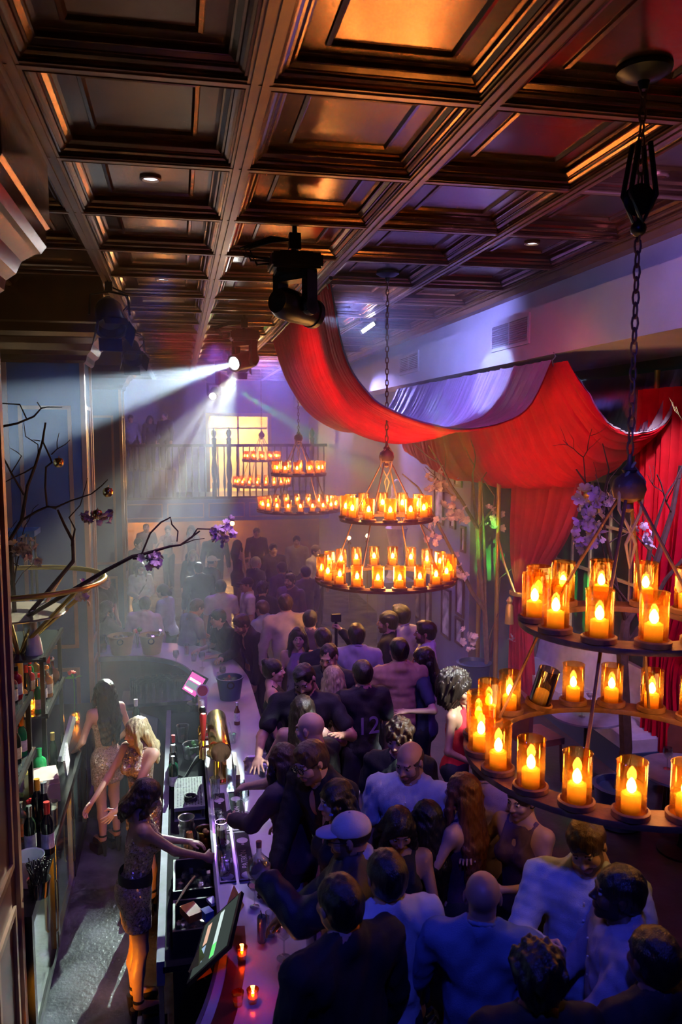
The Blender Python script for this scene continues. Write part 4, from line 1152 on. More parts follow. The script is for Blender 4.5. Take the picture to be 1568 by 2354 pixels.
# screens
def screen(loc, rz, tilt, w_, h_, cells, label, bright):
    o = empty('till_screen', loc, label, 'screen', rot=(0, 0, R(rz)))
    MB().lathe([(.09, 0), (.09, .012), (.03, .02), (.025, .12), (.04, .16)], n=16).build('stand', M_black, o)
    t = Matrix.Rotation(R(tilt), 3, 'X'); c = Vector((0, 0, .22))
    MB().obox(c, (w_ + .04, h_ + .04, .022), t).build('bezel', M_black, o, smooth=False)
    for k, (x0, x1, y0, y1, col, e) in enumerate(cells):
        MB().obox(c + t @ Vector(((x0 + x1 - 1) / 2 * w_, (y0 + y1 - 1) / 2 * h_, .0125 + .0004 * k)), ((x1 - x0) * w_, (y1 - y0) * h_, .001), t).build('display_field', glow('screen_%s_%d' % (bright, k), col, e), o, smooth=False)
    return o
screen((.12, 8.85, 1.096), -66, 54, .34, .22, [(0, 1, 0, 1, (.55, .08, .35), 1.6), (.05, .95, .25, .55, (.20, .25, .28), 1.2), (.1, .9, .6, .72, (.95, .75, .8), 2.2), (.1, .7, .08, .2, (.95, .8, .85), 2.2)], 'till screen glowing pink on the bar behind the bartenders', 'pink')
screen((.16, 4.42, 1.0), -102, 44, .48, .29, [(0, 1, 0, 1, (.05, .065, .06), .9), (.06, .94, .50, .62, (.5, .62, .6), 1.4), (.1, .5, .14, .26, (.7, .42, .3), 1.2), (.55, .85, .14, .26, (.3, .42, .6), 1.2), (.7, .94, .50, .62, (.15, .8, .2), 1.2)], 'near till screen with dim green fields, seen edge on', 'dim')
for k, (p, rz) in enumerate((((0.29, 4.87, 1.16), 20), ((0.06, 4.3, 1.16), -15))):
    c = MB().lathe([(.07, 0), (.001, .16)], n=4).build('yellow_card', mat('yellow_card_stock', (.75, .6, .12), .5), None, (p[0], p[1], 1.097), (0, 0, R(rz)), False)
    tag(c, ['folded yellow card at the far corner of the near till screen', 'folded yellow card at the near corner of the near till screen'][k], 'card')

# ice buckets and jug on the far bar
def bucket(loc, r0, r1, h, m, label, contents=True):
    o = empty('ice_bucket', loc, label, 'bucket')
    MB().lathe([(.001, 0), (r0, 0), (r1, h), (r1 + .008, h), (r1 + .008, h + .012), (r1 - .008, h + .012), (r0 - .01, .02), (.001, .02)], n=24).build('pail', m, o)
    hmb = MB().lathe([(.03, -.006), (.045, 0), (.03, .006)], (0, -r1 - .002, h * .82), 12, Matrix.Rotation(R(90), 3, 'X'), cap=False)
    hmb.build('grip_hole', M_matte, o)
    if contents:
        ic = MB(); rr = random.Random(int(loc[0] * 100))
        for k in range(18): ic.obox((rr.uniform(-r0, r0) * .7, rr.uniform(-r0, r0) * .7, h - .03 + rr.uniform(0, .02)), (.035, .035, .03), Matrix.Rotation(rr.uniform(0, 3), 3, 'Z') @ Matrix.Rotation(rr.uniform(0, 1), 3, 'X'))
        tag(ic.build('ice', M_ice, o, smooth=False), kind='stuff')
    return o
M_goldpail = mat('matte_gold_pail', (.42, .32, .14), .4, .35)
b1 = (-0.76, 10.92, 1.096); b2 = (-0.39, 10.64, 1.096)
bucket((-.83, 11.1, ZB), .13, .175, .25, M_goldpail, 'gold ice bucket on the far bar, left one beside the red jug')
bucket((-.42, 11.05, ZB), .12, .165, .25, M_goldpail, 'gold ice bucket on the far bar, right one with bottles in it')
bottle('champ', B_dark, (-.36, 11.06, ZB + .04), 'champagne bottle leaning in the right gold bucket', F_sil, None, None, False, (R(18), R(12), 0))
bucket((.52, 8.95, ZB), .115, .15, .24, mat('navy_pail', (.03, .05, .15), .35), 'navy blue ice bucket on the bar beside the beer bottle')
sp = MB().lathe([(.07, 0), (.075, .01), (.075, .1), (.07, .1), (.068, .012), (.001, .012)], n=18).build('steel_shaker', M_steel, None, (-.86, 11.33, ZB)); tag(sp, 'small steel tin behind the left gold bucket', 'tin')
jg = empty('juice_jug', (-1.09, 11.21, 1.096), 'clear glass jug half full of red juice on the far bar', 'jug')
MB().lathe([(.06, 0), (.065, .01), (.07, .12), (.045, .2), (.055, .24), (.053, .24), (.043, .2), (.066, .12), (.06, .012), (.001, .012)], n=18, cap=False).build('glass_body', M_glass, jg)
liquid(.058, .065, .013, .11, M_redliq, jg)
vs_ = empty('flower_vase', (-.62, 11.32, 1.096), 'slim vase with a red and a green bloom behind the gold buckets', 'vase')
MB().lathe([(.03, 0), (.035, .02), (.02, .14), (.024, .18)], n=12, cap=False).build('glass_body', M_glass, vs_)
MB().ball((-.03, 0, .25), .035, 8, 6).build('red_bloom', F_red, vs_)
MB().ball((.03, 0, .27), .035, 8, 6).tube([(0, 0, .02), (.03, 0, .26)], .004, 5).tube([(0, 0, .02), (-.03, 0, .24)], .004, 5).build('green_bloom', M_green, vs_)

# racks of clean glasses inside the far bar
rk = 0
for i in range(9):
    for j in range(4):
        for kz in range(2):
            x = -.62 + i * .085 + .03 * j; y = 10.05 - j * .085 - abs(i - 4) * .02
            if x > .02: continue
            q_ = glassware('stack', (x, y, .90 + kz * .095), 'clean upturned glass in the stack inside the far bar', group='stacked clean glasses', rot=(0, 0, 0), scale=1.0)
shelf = empty('glass_rack', (-.42, 9.8, 0), 'low steel rack under the stacked clean glasses', 'rack')
MB().box(-.32, .52, -.26, .26, .86, .9).build('deck', M_steel, shelf, smooth=False)
for x in (-.3, .5):
    for y in (-.24, .24): MB().box(x - .015, x + .015, y - .015, y + .015, 0, .86).build('leg', M_steel, shelf, smooth=False)
# dark lidded ice well
iw = empty('ice_well', (-.52, 8.85, 0), 'dark blue-black hooded ice well inside the bar', 'ice bin')
mb = MB()
ys = [(-.42, .0), (.42, .0)]
prof2 = [(-.38, 0), (.32, 0), (.32, .66), (.22, .82), (-.05, .93), (-.38, .93)]
mb.add([(x, y, z) for y in (-.38, .38) for x, z in prof2], [(0, 1, 2, 3, 4, 5)[::-1], tuple(range(6, 12))] + [(i, (i + 1) % 6, 6 + (i + 1) % 6, 6 + i) for i in range(6)])
mb.build('hood', mat('dark_blue_enamel', (.02, .025, .045), .3), iw, smooth=False)
MB().box(.325, .34, -.3, .3, .1, .6).build('door_panel', M_black, iw, smooth=False)
bottle('champ', B_dark, (-.50, 8.45, 1.0), 'champagne bottle with white foil in front of the ice well', L_white, None)
st = MB().box(-.12, .12, -.12, .12, 0, 1.0).build('bottle_stand', M_black, None, (-.50, 8.45, 0), smooth=False); tag(st, 'dark stand under the champagne bottle inside the bar', 'stand')

# tubs and tools in the bartender wells
def tub(loc, r0, r1, h, m, label, fill=None, fm=None):
    o = empty('plastic_tub', loc, label, 'container')
    MB().lathe([(.001, .003), (r0, .003), (r1, h), (r1 + .004, h), (r1 + .004, h + .006), (r1 - .004, h), (r0 - .003, .008), (.001, .008)], n=20, cap=False).build('tub', m, o)
    if fill:
        mb = MB(); rr = random.Random(int(loc[1] * 100))
        for k in range(12): mb.ball((rr.uniform(-r0, r0) * .6, rr.uniform(-r0, r0) * .6, .03 + rr.uniform(0, h * fill)), .022, 6, 4)
        tag(mb.build('fruit', fm, o), kind='stuff')
    return o
M_frost = glass('frosted_plastic', (.62, .6, .62), .25, .3)
tub((.0, 6.13, .845), .045, .062, .2, M_frost, 'frosted plastic cup of orange garnish in the well', .3, M_orange)
tub((.0, 6.13, .955), .045, .062, .16, M_frost, 'frosted plastic cup stacked in the garnish cup', None, None)
tub((.14, 6.05, .845), .055, .07, .2, glass('brown_tint_plastic', (.5, .36, .18), .2, .2), 'tub heaped with citrus peel beside the mats', .75, mat('citrus_peel', (.6, .4, .1), .5))
tub((.08, 7.95, .845), .09, .1, .14, M_frost, 'square-rimmed tub of limes and olives by the pink screen', .8, M_green)
tub((-.02, 8.4, .845), .05, .065, .17, M_frost, 'frosted cup with a red remnant behind the tap handle', .15, F_red)
for k in range(5):
    bottle(('wine', 'spirit', 'champ', 'spirit', 'wine')[k], (B_dark, B_green, B_black, B_clear, B_dark)[k], (-.11, 7.25 + .13 * k, .845), ['dark wine bottle first in the speed rail', 'green bottle second in the speed rail', 'black bottle third in the speed rail', 'clear bottle fourth in the speed rail', 'dark wine bottle last in the speed rail'][k], (M_steel, M_steel, F_sil, M_steel, F_red)[k], (L_white, None, None, L_white, None)[k])
gun = empty('soda_gun', (.0, 7.45, .845), 'black soda gun and hose lying beside the beer taps', 'soda gun')
MB().tube([(-.1, -.2, .02), (0, -.1, .06), (.06, 0, .12), (.12, .08, .16), (.16, .14, .15)], [.016, .016, .016, .028, .024], 8).build('handset', M_matte, gun)
MB().tube([(-.1, -.2, .02), (-.14, -.05, .01), (-.06, .05, .012), (.02, -.05, .015), (.08, -.2, .012)], .012, 6).build('hose', M_matte, gun)
# drinks being made on the mats
o = glassware('high', (0.25, 5.65, 1.107), 'layered yellow and red cocktail on the near mats', drink=mat('yellow_cocktail', (.75, .7, .12), .3), straw=M_matte, scale=1.25)
MB().lathe([(.027, .012), (.029, .06)], n=14).build('red_layer', F_red, o)
glassware('high', (0.25, 5.26, 1.107), 'clear iced drink held by the nearest bartender', ice=True, straw=M_matte, scale=1.3)
glassware('shot', (0.24, 6.09, 1.107), 'shot glass on the inner mat, lower of the stacked pair')
glassware('shot', (0.26, 6, 1.107), 'shot glass beside the stacked one on the inner mat')
glassware('high', (0.24, 6.43, 1.107), 'tall tinted glass before the brass tower', drink=None, scale=1.2)
glassware('high', (0.38, 6.57, 1.107), 'tall empty beer glass against the brass tower', scale=1.35)

# ------------------------------------------------------------------ back bar on the left
bb = empty('back_bar', (-1.4, 7.2, 0), 'black back bar with glass-doored coolers and bottle shelves', 'cabinet')
def bpart(mb, name, m, smooth=False): return at_origin(mb.build(name, m, smooth=smooth), bb)
bpart(MB().box(-1.9, -1.0, 5.2, 9.4, .95, 1.0), 'counter_top', M_black)
bpart(MB().box(-1.9, -1.06, 5.2, 9.4, 0, .95), 'cooler_body', M_black)
M_doorglass = mat('reflective_cooler_glass', (.16, .2, .18), .07, .6, .1, 2)
for k in range(4):
    y0 = 5.25 + k * 1.03
    mb = MB()
    for (a, b, c, d) in ((y0, y0 + .98, .88, .94), (y0, y0 + .98, .06, .13), (y0, y0 + .07, .13, .88), (y0 + .91, y0 + .98, .13, .88)):
        mb.box(-1.06, -1.01, a, b, c, d)
    dd = bpart(mb, 'cooler_door', M_steel if k % 2 else M_black)
    g = MB().box(-1.05, -1.03, y0 + .07, y0 + .91, .13, .88).build('door_glass', M_doorglass, dd, smooth=False)
    h = MB().tube([(-1.0, y0 + .87, .3), (-.985, y0 + .87, .32), (-.985, y0 + .87, .7), (-1.0, y0 + .87, .72)], .009, 6).build('handle', M_steel, dd)
# shelf frames
SH = [(5.6, 6.65, (1.55, 2.02)), (7.35, 8.4, (1.60, 2.12))]
for y0, y1, zs in SH:
    for y in (y0, y1):
        for x in (-1.24, -1.75): bpart(MB().box(x - .018, x + .018, y - .018, y + .018, 1.0, zs[1]), 'upright', M_black)
    for z in zs:
        bpart(MB().box(-1.78, -1.21, y0 - .03, y1 + .03, z - .02, z), 'shelf_board', mat('smoked_shelf_glass', (.05, .06, .06), .1))
        bpart(MB().box(-1.225, -1.20, y0 - .03, y1 + .03, z - .025, z + .02), 'shelf_rail', M_black)
bpart(MB().box(-1.95, -1.88, 5.2, 9.4, 1.0, 2.2), 'mirror_back', mat('dark_mirror', (.08, .09, .1), .08, .8, .1, 2))
# bottles: shelves and counter
rb_ = random.Random(11)
kinds = [('spirit', B_clear, L_white, 'clear spirit'), ('wine', B_dark, L_cream, 'dark wine'), ('square', B_amber, L_white, 'square amber'), ('round', B_brown, None, 'round brown'), ('spirit', B_amber, L_cream, 'amber spirit'), ('champ', B_black, None, 'black champagne'), ('wine', B_green, L_white, 'green wine'), ('spirit', B_red, L_white, 'red spirit'), ('square', B_clear, L_org, 'square clear')]
ORD = ['first', 'second', 'third', 'fourth', 'fifth', 'sixth', 'seventh', 'eighth']
for y0, y1, zs in SH:
    for zi, z in enumerate((1.0,) + zs):
        if zi == 0: continue
        if zi == 2 and y0 > 7: continue
        n = 7
        for row, x in enumerate((-1.30, -1.48)):
            for k in range(n):
                kd, m_, l_, wd_ = kinds[rb_.randrange(len(kinds))]
                bottle(kd, m_, (x + rb_.uniform(-.02, .02), y0 + .08 + (y1 - y0 - .16) * k / (n - 1), z), '%s bottle, %s in the %s row, %s rack %s' % (wd_, ORD[k], ('front', 'rear')[row], ('near', 'far')[y0 > 7], ('middle shelf', 'top')[zi - 1]), (M_steel, F_red, F_sil, M_black, F_org)[rb_.randrange(5)], l_, 'bottles on the back bar racks', kd == 'round')
ZK = 1.0
bottle('wine', B_black, (-1.02, 6.01, 1), 'tall black bottle with red capsule and lilac label on the back counter', F_red, L_lil, scale=1.25)
bottle('champ', B_black, (-1.1, 6.39, 1), 'black champagne bottle with silver foil beside the red-capped one', F_sil, None, scale=1.2)
bottle('wine', B_black, (-1.16, 6.44, 1), 'dark bottle with an orange foil cap on the back counter', F_org, None, scale=1.25)
bottle('spirit', B_green, (-1.27, 7.23, 1), 'large green bottle with white label on the back counter', B_green, L_white, scale=1.3)
bottle('wine', B_dark, (-1.15, 6.04, 1), 'dark bottle wearing a steel pour cap on the back counter', M_steel, L_white, scale=1.15)
bottle('spirit', B_clear, (-1.25, 6.25, 1), 'clear bottle with an orange label behind the plastic cup', M_steel, L_org, scale=1.15)
bottle('champ', B_dark, (-1.22, 7.64, 1), 'dark bottle with gold neck beside the tilted board', M_gold, None)
bottle('square', B_clear, (-1.42, 7.04, 1), 'square clear bottle beside the post', M_black, L_cream, stopper=True, scale=1.2)
tub((-1.08, 5.61, 1), .075, .1, .2, mat('milky_plastic', (.6, .64, .68), .35), 'milky plastic cup at the near end of the back counter')
o = tub((-0.99, 5.43, 1), .06, .075, .12, M_glass, 'clear tub bristling with black straws on the back counter')
mb = MB()
for k in range(40): mb.tube([(rb_.uniform(-.05, .05), rb_.uniform(-.05, .05), .01), (rb_.uniform(-.08, .08), rb_.uniform(-.08, .08), .24)], .004, 5)
tag(mb.build('straws', M_matte, o), kind='stuff')
glassware('high', (-1.05, 6.42, 1), 'clear cup with frothy drink behind the black bottles', drink=L_cream, scale=1.4)
glassware('flute', (-1.15, 7.81, 1), 'champagne flute on the stack of books', scale=1.1)
bx = MB().box(-.12, .12, -.16, .16, 0, .16).box(-.11, .11, -.15, .15, .161, .20).build('wooden_crate', mat('rose_brown_board', (.35, .22, .2), .6), None, (-1.2, 7.0, 1.0), (0, 0, R(12)), False); tag(bx, 'rosy brown box with a pale lid on the back counter', 'box')
cb = MB().obox((0, 0, .22), (.03, .26, .42), Matrix.Rotation(R(-24), 3, 'X') @ Matrix.Rotation(R(14), 3, 'Y')).build('grey_folder', mat('grey_card', (.5, .5, .48), .5), None, (-1.10, 7.72, 1.0), None, False); tag(cb, 'large grey folder leaning askew behind the dark-haired bartender', 'folder')
cb = MB().obox((0, 0, .13), (.02, .2, .26), Matrix.Rotation(R(30), 3, 'X')).build('menu_stack', L_white, None, (-1.07, 7.42, 1.0), None, False); tag(cb, 'white menu leaning below the grey folder', 'menu')
# roses
for k, (p, lab) in enumerate((((-1.22, 6.5, 1.18), 'red rose with green leaves on the back counter, nearest one'), ((-1.16, 8.6, 1.6), 'red rose beside the lit amber candle, farthest one'), ((-1.45, 7.27, 1.5), 'red rose on the lower near shelf'))):
    o = empty('rose', p, lab, 'flower')
    mb = MB()
    for j in range(9):
        a = 2.4 * j; rr = .006 * math.sqrt(j)
        mb.ball((rr * 2 * math.cos(a), rr * 2 * math.sin(a), .02 - .002 * j), .017, 7, 5, (1, 1, .8))
    mb.build('bloom', F_red, o)
    mb = MB().tube([(0, 0, 0), (.02, .02, -.10), (.02, .03, 1.0 - p[2] if p[2] < 1.6 else -.6)], .004, 5)
    for j in range(4):
        a = 1.6 * j
        mb.add([(.02, .02, -.06), (.02 + .05 * math.cos(a), .02 + .05 * math.sin(a), -.03), (.02 + .09 * math.cos(a + .3), .02 + .09 * math.sin(a + .3), -.05), (.02 + .05 * math.cos(a + .6), .02 + .05 * math.sin(a + .6), -.06)], [(0, 1, 2, 3)])
    mb.build('stem_and_leaves', M_green, o)
# amber lamps among the bottles
for k, (p, lab) in enumerate((((-1.36, 7.44, 1.66), 'amber glass lamp glowing among the far shelf bottles'), ((-1.38, 6.58, 1.61), 'amber glass lamp glowing on the near shelf'), ((-1.15, 8.75, 1.05), 'amber candle glass glowing at the far end of the back bar'))):
    o = empty('amber_lamp', (p[0], p[1], p[2] - (.05 if k == 2 else .06)), lab, 'lamp')
    MB().lathe([(.04, 0), (.04, .12)], n=16, cap=False).build('glass_cup', M_amberglass, o)
    MB().ball((0, 0, .05), .022, 8, 6).build('flame', glow('amber_lamp_core', (1, .42, .05), 25), o)
    point('amber_lamp_light', (p[0], p[1], p[2] + .02), (1, .45, .08), 1.2, .02)

# gilded stand with its ring
gs = empty('gilded_stand', (-1.48, 7.6, 1.0), 'tall gilded stand whose arms open to a wide ring', 'stand')
MB().lathe([(.14, 0), (.14, .015), (.05, .03), (.04, .06), (.034, .1), (.034, 1.08)], n=16).build('pole', M_gold, gs)
Rr, Zr = .78, 1.78
ring_pts = [(Rr * math.cos(2 * math.pi * k / 48), Rr * math.sin(2 * math.pi * k / 48), Zr) for k in range(48)]
MB().tube(ring_pts, .024, 10, closed=True).build('ring', M_gold, gs)
for k in range(7):
    a = R(12 + 360 / 7 * k)
    ca, sa = math.cos(a), math.sin(a)
    MB().tube([(.0 * ca, .0 * sa, 1.02), (.03 * ca, .03 * sa, 1.1), (.12 * ca, .12 * sa, 1.24), (Rr * ca, Rr * sa, Zr)], .019, 8).build('arm', M_gold, gs)
MB().lathe([(.001, 1.485), (.44, 1.485), (.45, 1.495), (.44, 1.505), (.001, 1.505)], n=32).build('tray', mat('grey_tray', (.42, .36, .32), .35, .3), gs)
# white ceramic bell bottle on top of the far rack
wv = MB().lathe([(.075, 0), (.08, .01), (.06, .14), (.035, .2), (.03, .24), (.034, .26), (.03, .34), (.02, .40), (.001, .41)], n=20).build('ceramic_decanter', mat('white_ceramic', (.75, .75, .76), .25), None, (-1.33, 7.52, 2.12)); tag(wv, 'white ceramic decanter on top of the far bottle rack', 'decanter')
stl = empty('blue_stool', (-1.78, 9.3, 1.0), 'blue seated stool standing on the far end of the back bar', 'stool')
MB().box(-.22, .22, -.2, .2, 2.0, 2.06).build('seat', mat('blue_vinyl', (.03, .12, .35), .4), stl, smooth=False)
for x in (-.18, .18):
    for y in (-.16, .16): MB().tube([(x, y, 0), (x * .9, y * .9, 2.0)], .015, 6).build('leg', M_black, stl)

jar = MB().lathe([(.06, 0), (.065, .01), (.065, .24), (.05, .27), (.05, .29)], n=18, cap=False).build('glass_jar', glass('milky_glass', (.55, .58, .6), .3, .2), None, (-1.4, 7.75, 2.12)); tag(jar, 'tall milky glass jar beside the white decanter', 'jar')
# more of the clutter in the near wells
M_bin = mat('black_plastic_bin', (.012, .012, .015), .5)
for k, (y0, y1, lab) in enumerate(((4.85, 5.2, 'black plastic bin in the well, nearest one'), (5.3, 5.72, 'black plastic bin in the well, second from the near end'))):
    o = empty('plastic_bin', (.05, (y0 + y1) / 2, .84), lab, 'bin')
    h2 = (y1 - y0) / 2
    MB().box(-.15, .15, -h2, h2, 0, .02).box(-.15, -.135, -h2, h2, .02, .16).box(.135, .15, -h2, h2, .02, .16).box(-.135, .135, -h2, -h2 + .015, .02, .16).box(-.135, .135, h2 - .015, h2, .02, .16).build('tub', M_bin, o, smooth=False)
    mb = MB(); r_ = random.Random(50 + k)
    for q_ in range(60): mb.obox((r_.uniform(-.12, .12), r_.uniform(-h2 + .03, h2 - .03), .03 + r_.uniform(0, .06)), (.028, .028, .026), Matrix.Rotation(r_.uniform(0, 3), 3, 'Z') @ Matrix.Rotation(r_.uniform(0, 1), 3, 'X'))
    tag(mb.build('ice', M_ice, o, smooth=False), kind='stuff')
CL = [('orange_box', (.02, 5.00, 1.0), (.10, .14, .05), (.55, .2, .04), 'orange packet lying on the near bin'), ('blue_box', (.12, 4.95, 1.0), (.06, .07, .06), (.08, .2, .45), 'small blue packet on the near bin'), ('white_card', (.16, 5.12, 1.0), (.05, .08, .02), (.6, .6, .65), 'white card on the near bin')]
for nm, p, sz, c, lab in CL:
    o = MB().obox((0, 0, sz[2] / 2), sz, Matrix.Rotation(R(25), 3, 'Z')).build(nm, mat('packet_' + nm, c, .4), None, (p[0], p[1], p[2]), None, False); tag(o, lab, 'packet')
knife = MB().tube([(-.06, -.14, 0), (.0, .0, .012), (.07, .14, .02)], [.006, .014, .010], 8).build('bar_strainer', M_steel, None, (-.02, 5.25, 1.02)); tag(knife, 'steel bar tool lying across the near bins', 'bar tool')
sh = empty('cocktail_shaker', (.02, 5.95, .845), 'copper cocktail shaker with a studded band near the nearest bartender', 'shaker')
MB().lathe([(.035, 0), (.042, .01), (.046, .16), (.03, .2), (.024, .24), (.001, .25)], n=18).build('cup', mat('copper', (.55, .22, .12), .25, .9), sh)
st_ = MB()
for k in range(14):
    for z in (.05, .08, .11): st_.ball((.046 * math.cos(.45 * k), .046 * math.sin(.45 * k), z), .005, 5, 4)
tag(st_.build('studs', M_steel, sh), kind='stuff')
for k in range(6):
    bottle(('spirit', 'wine', 'spirit', 'champ', 'wine', 'spirit')[k], (B_black, B_dark, B_amber, B_black, B_green, B_clear)[k], (.22, 7.75 + .11 * k, .845), '%s bottle %s along the inner wall of the well' % (('black', 'dark', 'amber', 'black champagne', 'green', 'clear')[k], ORD[k]), (M_steel, F_red, M_black, F_sil, M_black, M_steel)[k], (None, L_cream, None, None, L_white, L_white)[k])

# booth, table and chairs in the recess on the right
M_sofa = mat('pale_lilac_velvet', (.55, .52, .66), .7)
bq = empty('banquette', (4.95, 9.0, .4), 'pale lilac upholstered banquette below the tall window', 'bench')
MB().box(-.3, .3, -1.6, 1.6, 0, .32).build('plinth', M_navy, bq, smooth=False)
for k in range(4): MB().box(-.32, .3, -1.58 + .8 * k, -.82 + .8 * k, .32, .46).build('seat_cushion', M_sofa, bq, smooth=False)
MB().add([(.12, -1.6, .46), (.3, -1.6, .46), (.3, -1.6, 1.0), (.24, -1.6, 1.0), (.12, 1.6, .46), (.3, 1.6, .46), (.3, 1.6, 1.0), (.24, 1.6, 1.0)], [(0, 1, 2, 3), (7, 6, 5, 4), (0, 3, 7, 4), (3, 2, 6, 7), (1, 5, 6, 2), (0, 4, 5, 1)]).build('backrest', M_sofa, bq, smooth=False)
def round_table(loc, label):
    o = empty('round_table', loc, label, 'table')
    MB().lathe([(.001, .72), (.38, .72), (.40, .73), (.40, .75), (.38, .755), (.001, .755)], n=32).build('table_top', mat('lilac_lacquer', (.28, .26, .36), .25), o)
    MB().lathe([(.22, 0), (.22, .02), (.05, .05), (.035, .1), (.035, .72)], n=18).build('pedestal', M_black, o)
round_table((4.22, 7.55, .4), 'round pedestal table seen through the nearest chandelier ring, farther one')
round_table((4.35, 6.05, .4), 'round pedestal table seen through the nearest chandelier ring, nearer one')
glassware('wine', (4.10, 7.45, 1.156), 'stemmed glass on the farther round table, left one')
glassware('coupe', (4.32, 7.68, 1.156), 'shallow stemmed glass on the farther round table')
glassware('wine', (4.2, 6.1, 1.156), 'stemmed glass on the nearer round table')
def chair(loc, rz, label):
    o = empty('dining_chair', loc, label, 'chair', rot=(0, 0, R(rz)))
    m = mat('rust_velvet', (.22, .07, .05), .7)
    MB().box(-.22, .22, -.22, .22, .42, .49).build('seat', m, o, smooth=False)
    mb = MB(); n = 10
    pts = [(-.22, .0), (-.23, .3), (-.19, .42), (-.1, .49), (0, .51), (.1, .49), (.19, .42), (.23, .3), (.22, 0)]
    vs = [(x, y, .49 + z) for y in (-.24, -.19) for x, z in pts]; k = len(pts)
    mb.add(vs, [tuple(range(k)), tuple(range(2 * k - 1, k - 1, -1))] + [(i, k + i, k + (i + 1) % k, (i + 1) % k) for i in range(k)])
    mb.build('backrest', m, o, smooth=False)
    for x in (-.19, .19):
        for y in (-.19, .19): MB().tube([(x * 1.08, y * 1.08, 0), (x, y, .42)], .016, 6).build('leg', M_mahog, o)
chair((3.72, 7.75, .4), -80, 'rust velvet chair with rounded back at the farther round table')
chair((4.75, 6.55, .4), 140, 'rust velvet chair with rounded back at the nearer round table')

# ------------------------------------------------------------------ people: bodies grown from distance fields
V3 = lambda *a: np.array(a, float)
class Field:
    def __init__(s): s.pr = []; s.cut = []; s.wr = None
    def cap(s, a, b, ra, rb, k=.03): s.pr.append(('c', np.array(a, float), np.array(b, float), ra, rb, k)); return s
    def ell(s, c, r, rot=None, k=.03): s.pr.append(('e', np.array(c, float), np.array(r, float), rot, None, k)); return s
    def sub(s, c, r, k=.01): s.cut.append(('s', np.array(c, float), np.array(r, float), k)); return s
    def plane(s, p, n): s.cut.append(('p', np.array(p, float), np.array(n, float), 0)); return s
    def mesh(s, h, grow=0.0, seed=None, amp=0.0, freq=30):
        lo = np.full(3, 1e9); hi = -lo
        for t, a, b, ra, rb, k in s.pr:
            if t == 'c':
                m = max(ra, rb) + grow
                lo = np.minimum(lo, np.minimum(a, b) - m); hi = np.maximum(hi, np.maximum(a, b) + m)
            else:
                m = b.max() + grow if ra is not None else b + grow
                lo = np.minimum(lo, a - m); hi = np.maximum(hi, a + m)
        pad = 3 * h + amp * 2
        lo -= pad; hi += pad
        n = np.ceil((hi - lo) / h).astype(int) + 1
        ax = [lo[i] + h * np.arange(n[i]) for i in range(3)]
        D = np.full(n, 1.0, np.float32)
        for t, a, b, ra, rb, k in s.pr:
            if t == 'c': m = max(ra, rb) + grow; l0 = np.minimum(a, b) - m; h0 = np.maximum(a, b) + m
            else:
                m = b.max() + grow; l0 = a - m; h0 = a + m
            mg = k + 2 * h + amp * 2
            i0 = np.maximum(0, np.floor((l0 - mg - lo) / h).astype(int)); i1 = np.minimum(n, np.ceil((h0 + mg - lo) / h).astype(int) + 1)
            sl = tuple(slice(i0[i], i1[i]) for i in range(3))
            x = ax[0][sl[0]][:, None, None] - a[0]; y = ax[1][sl[1]][None, :, None] - a[1]; z = ax[2][sl[2]][None, None, :] - a[2]
            if t == 'c':
                ba = b - a; q = max(1e-9, ba @ ba)
                tt = np.clip((x * ba[0] + y * ba[1] + z * ba[2]) / q, 0, 1)
                d = np.sqrt((x - ba[0] * tt) ** 2 + (y - ba[1] * tt) ** 2 + (z - ba[2] * tt) ** 2) - (ra + (rb - ra) * tt) - grow
            else:
                if ra is not None:
                    Rm = ra
                    x, y, z = (Rm[0, 0] * x + Rm[1, 0] * y + Rm[2, 0] * z), (Rm[0, 1] * x + Rm[1, 1] * y + Rm[2, 1] * z), (Rm[0, 2] * x + Rm[1, 2] * y + Rm[2, 2] * z)
                r = b + grow
                k0 = np.sqrt((x / r[0]) ** 2 + (y / r[1]) ** 2 + (z / r[2]) ** 2)
                k1 = np.sqrt((x / r[0] ** 2) ** 2 + (y / r[1] ** 2) ** 2 + (z / r[2] ** 2) ** 2) + 1e-9
                d = k0 * (k0 - 1) / k1
            o = D[sl]
            f = np.clip(.5 + .5 * (o - d) / k, 0, 1)
            D[sl] = o * (1 - f) + d * f - k * f * (1 - f)
        if amp:
            r = np.random.RandomState(seed or 0)
            for q in range(5):
                kv = r.normal(0, freq, 3) * (1, 1, .8); ph = r.uniform(0, 6.3)
                e = np.exp(1j * (kv[0] * ax[0] + ph))[:, None, None] * np.exp(1j * kv[1] * ax[1])[None, :, None] * np.exp(1j * kv[2] * ax[2])[None, None, :]
                D += (amp / 2.2) * e.imag.astype(np.float32)
        for c in s.cut:
            if c[0] == 'p':
                p, nn = c[1], c[2]
                d = nn[0] * (ax[0] - p[0])[:, None, None] + nn[1] * (ax[1] - p[1])[None, :, None] + nn[2] * (ax[2] - p[2])[None, None, :]
            else:
                x = (ax[0] - c[1][0])[:, None, None]; y = (ax[1] - c[1][1])[None, :, None]; z = (ax[2] - c[1][2])[None, None, :]
                k0 = np.sqrt((x / c[2][0]) ** 2 + (y / c[2][1]) ** 2 + (z / c[2][2]) ** 2)
                k1 = np.sqrt((x / c[2][0] ** 2) ** 2 + (y / c[2][1] ** 2) ** 2 + (z / c[2][2] ** 2) ** 2) + 1e-9
                d = -k0 * (k0 - 1) / k1
            D = np.maximum(D, d)
        D[0], D[-1], D[:, 0], D[:, -1], D[:, :, 0], D[:, :, -1] = 1, 1, 1, 1, 1, 1
        return surfnet(D, lo, h)
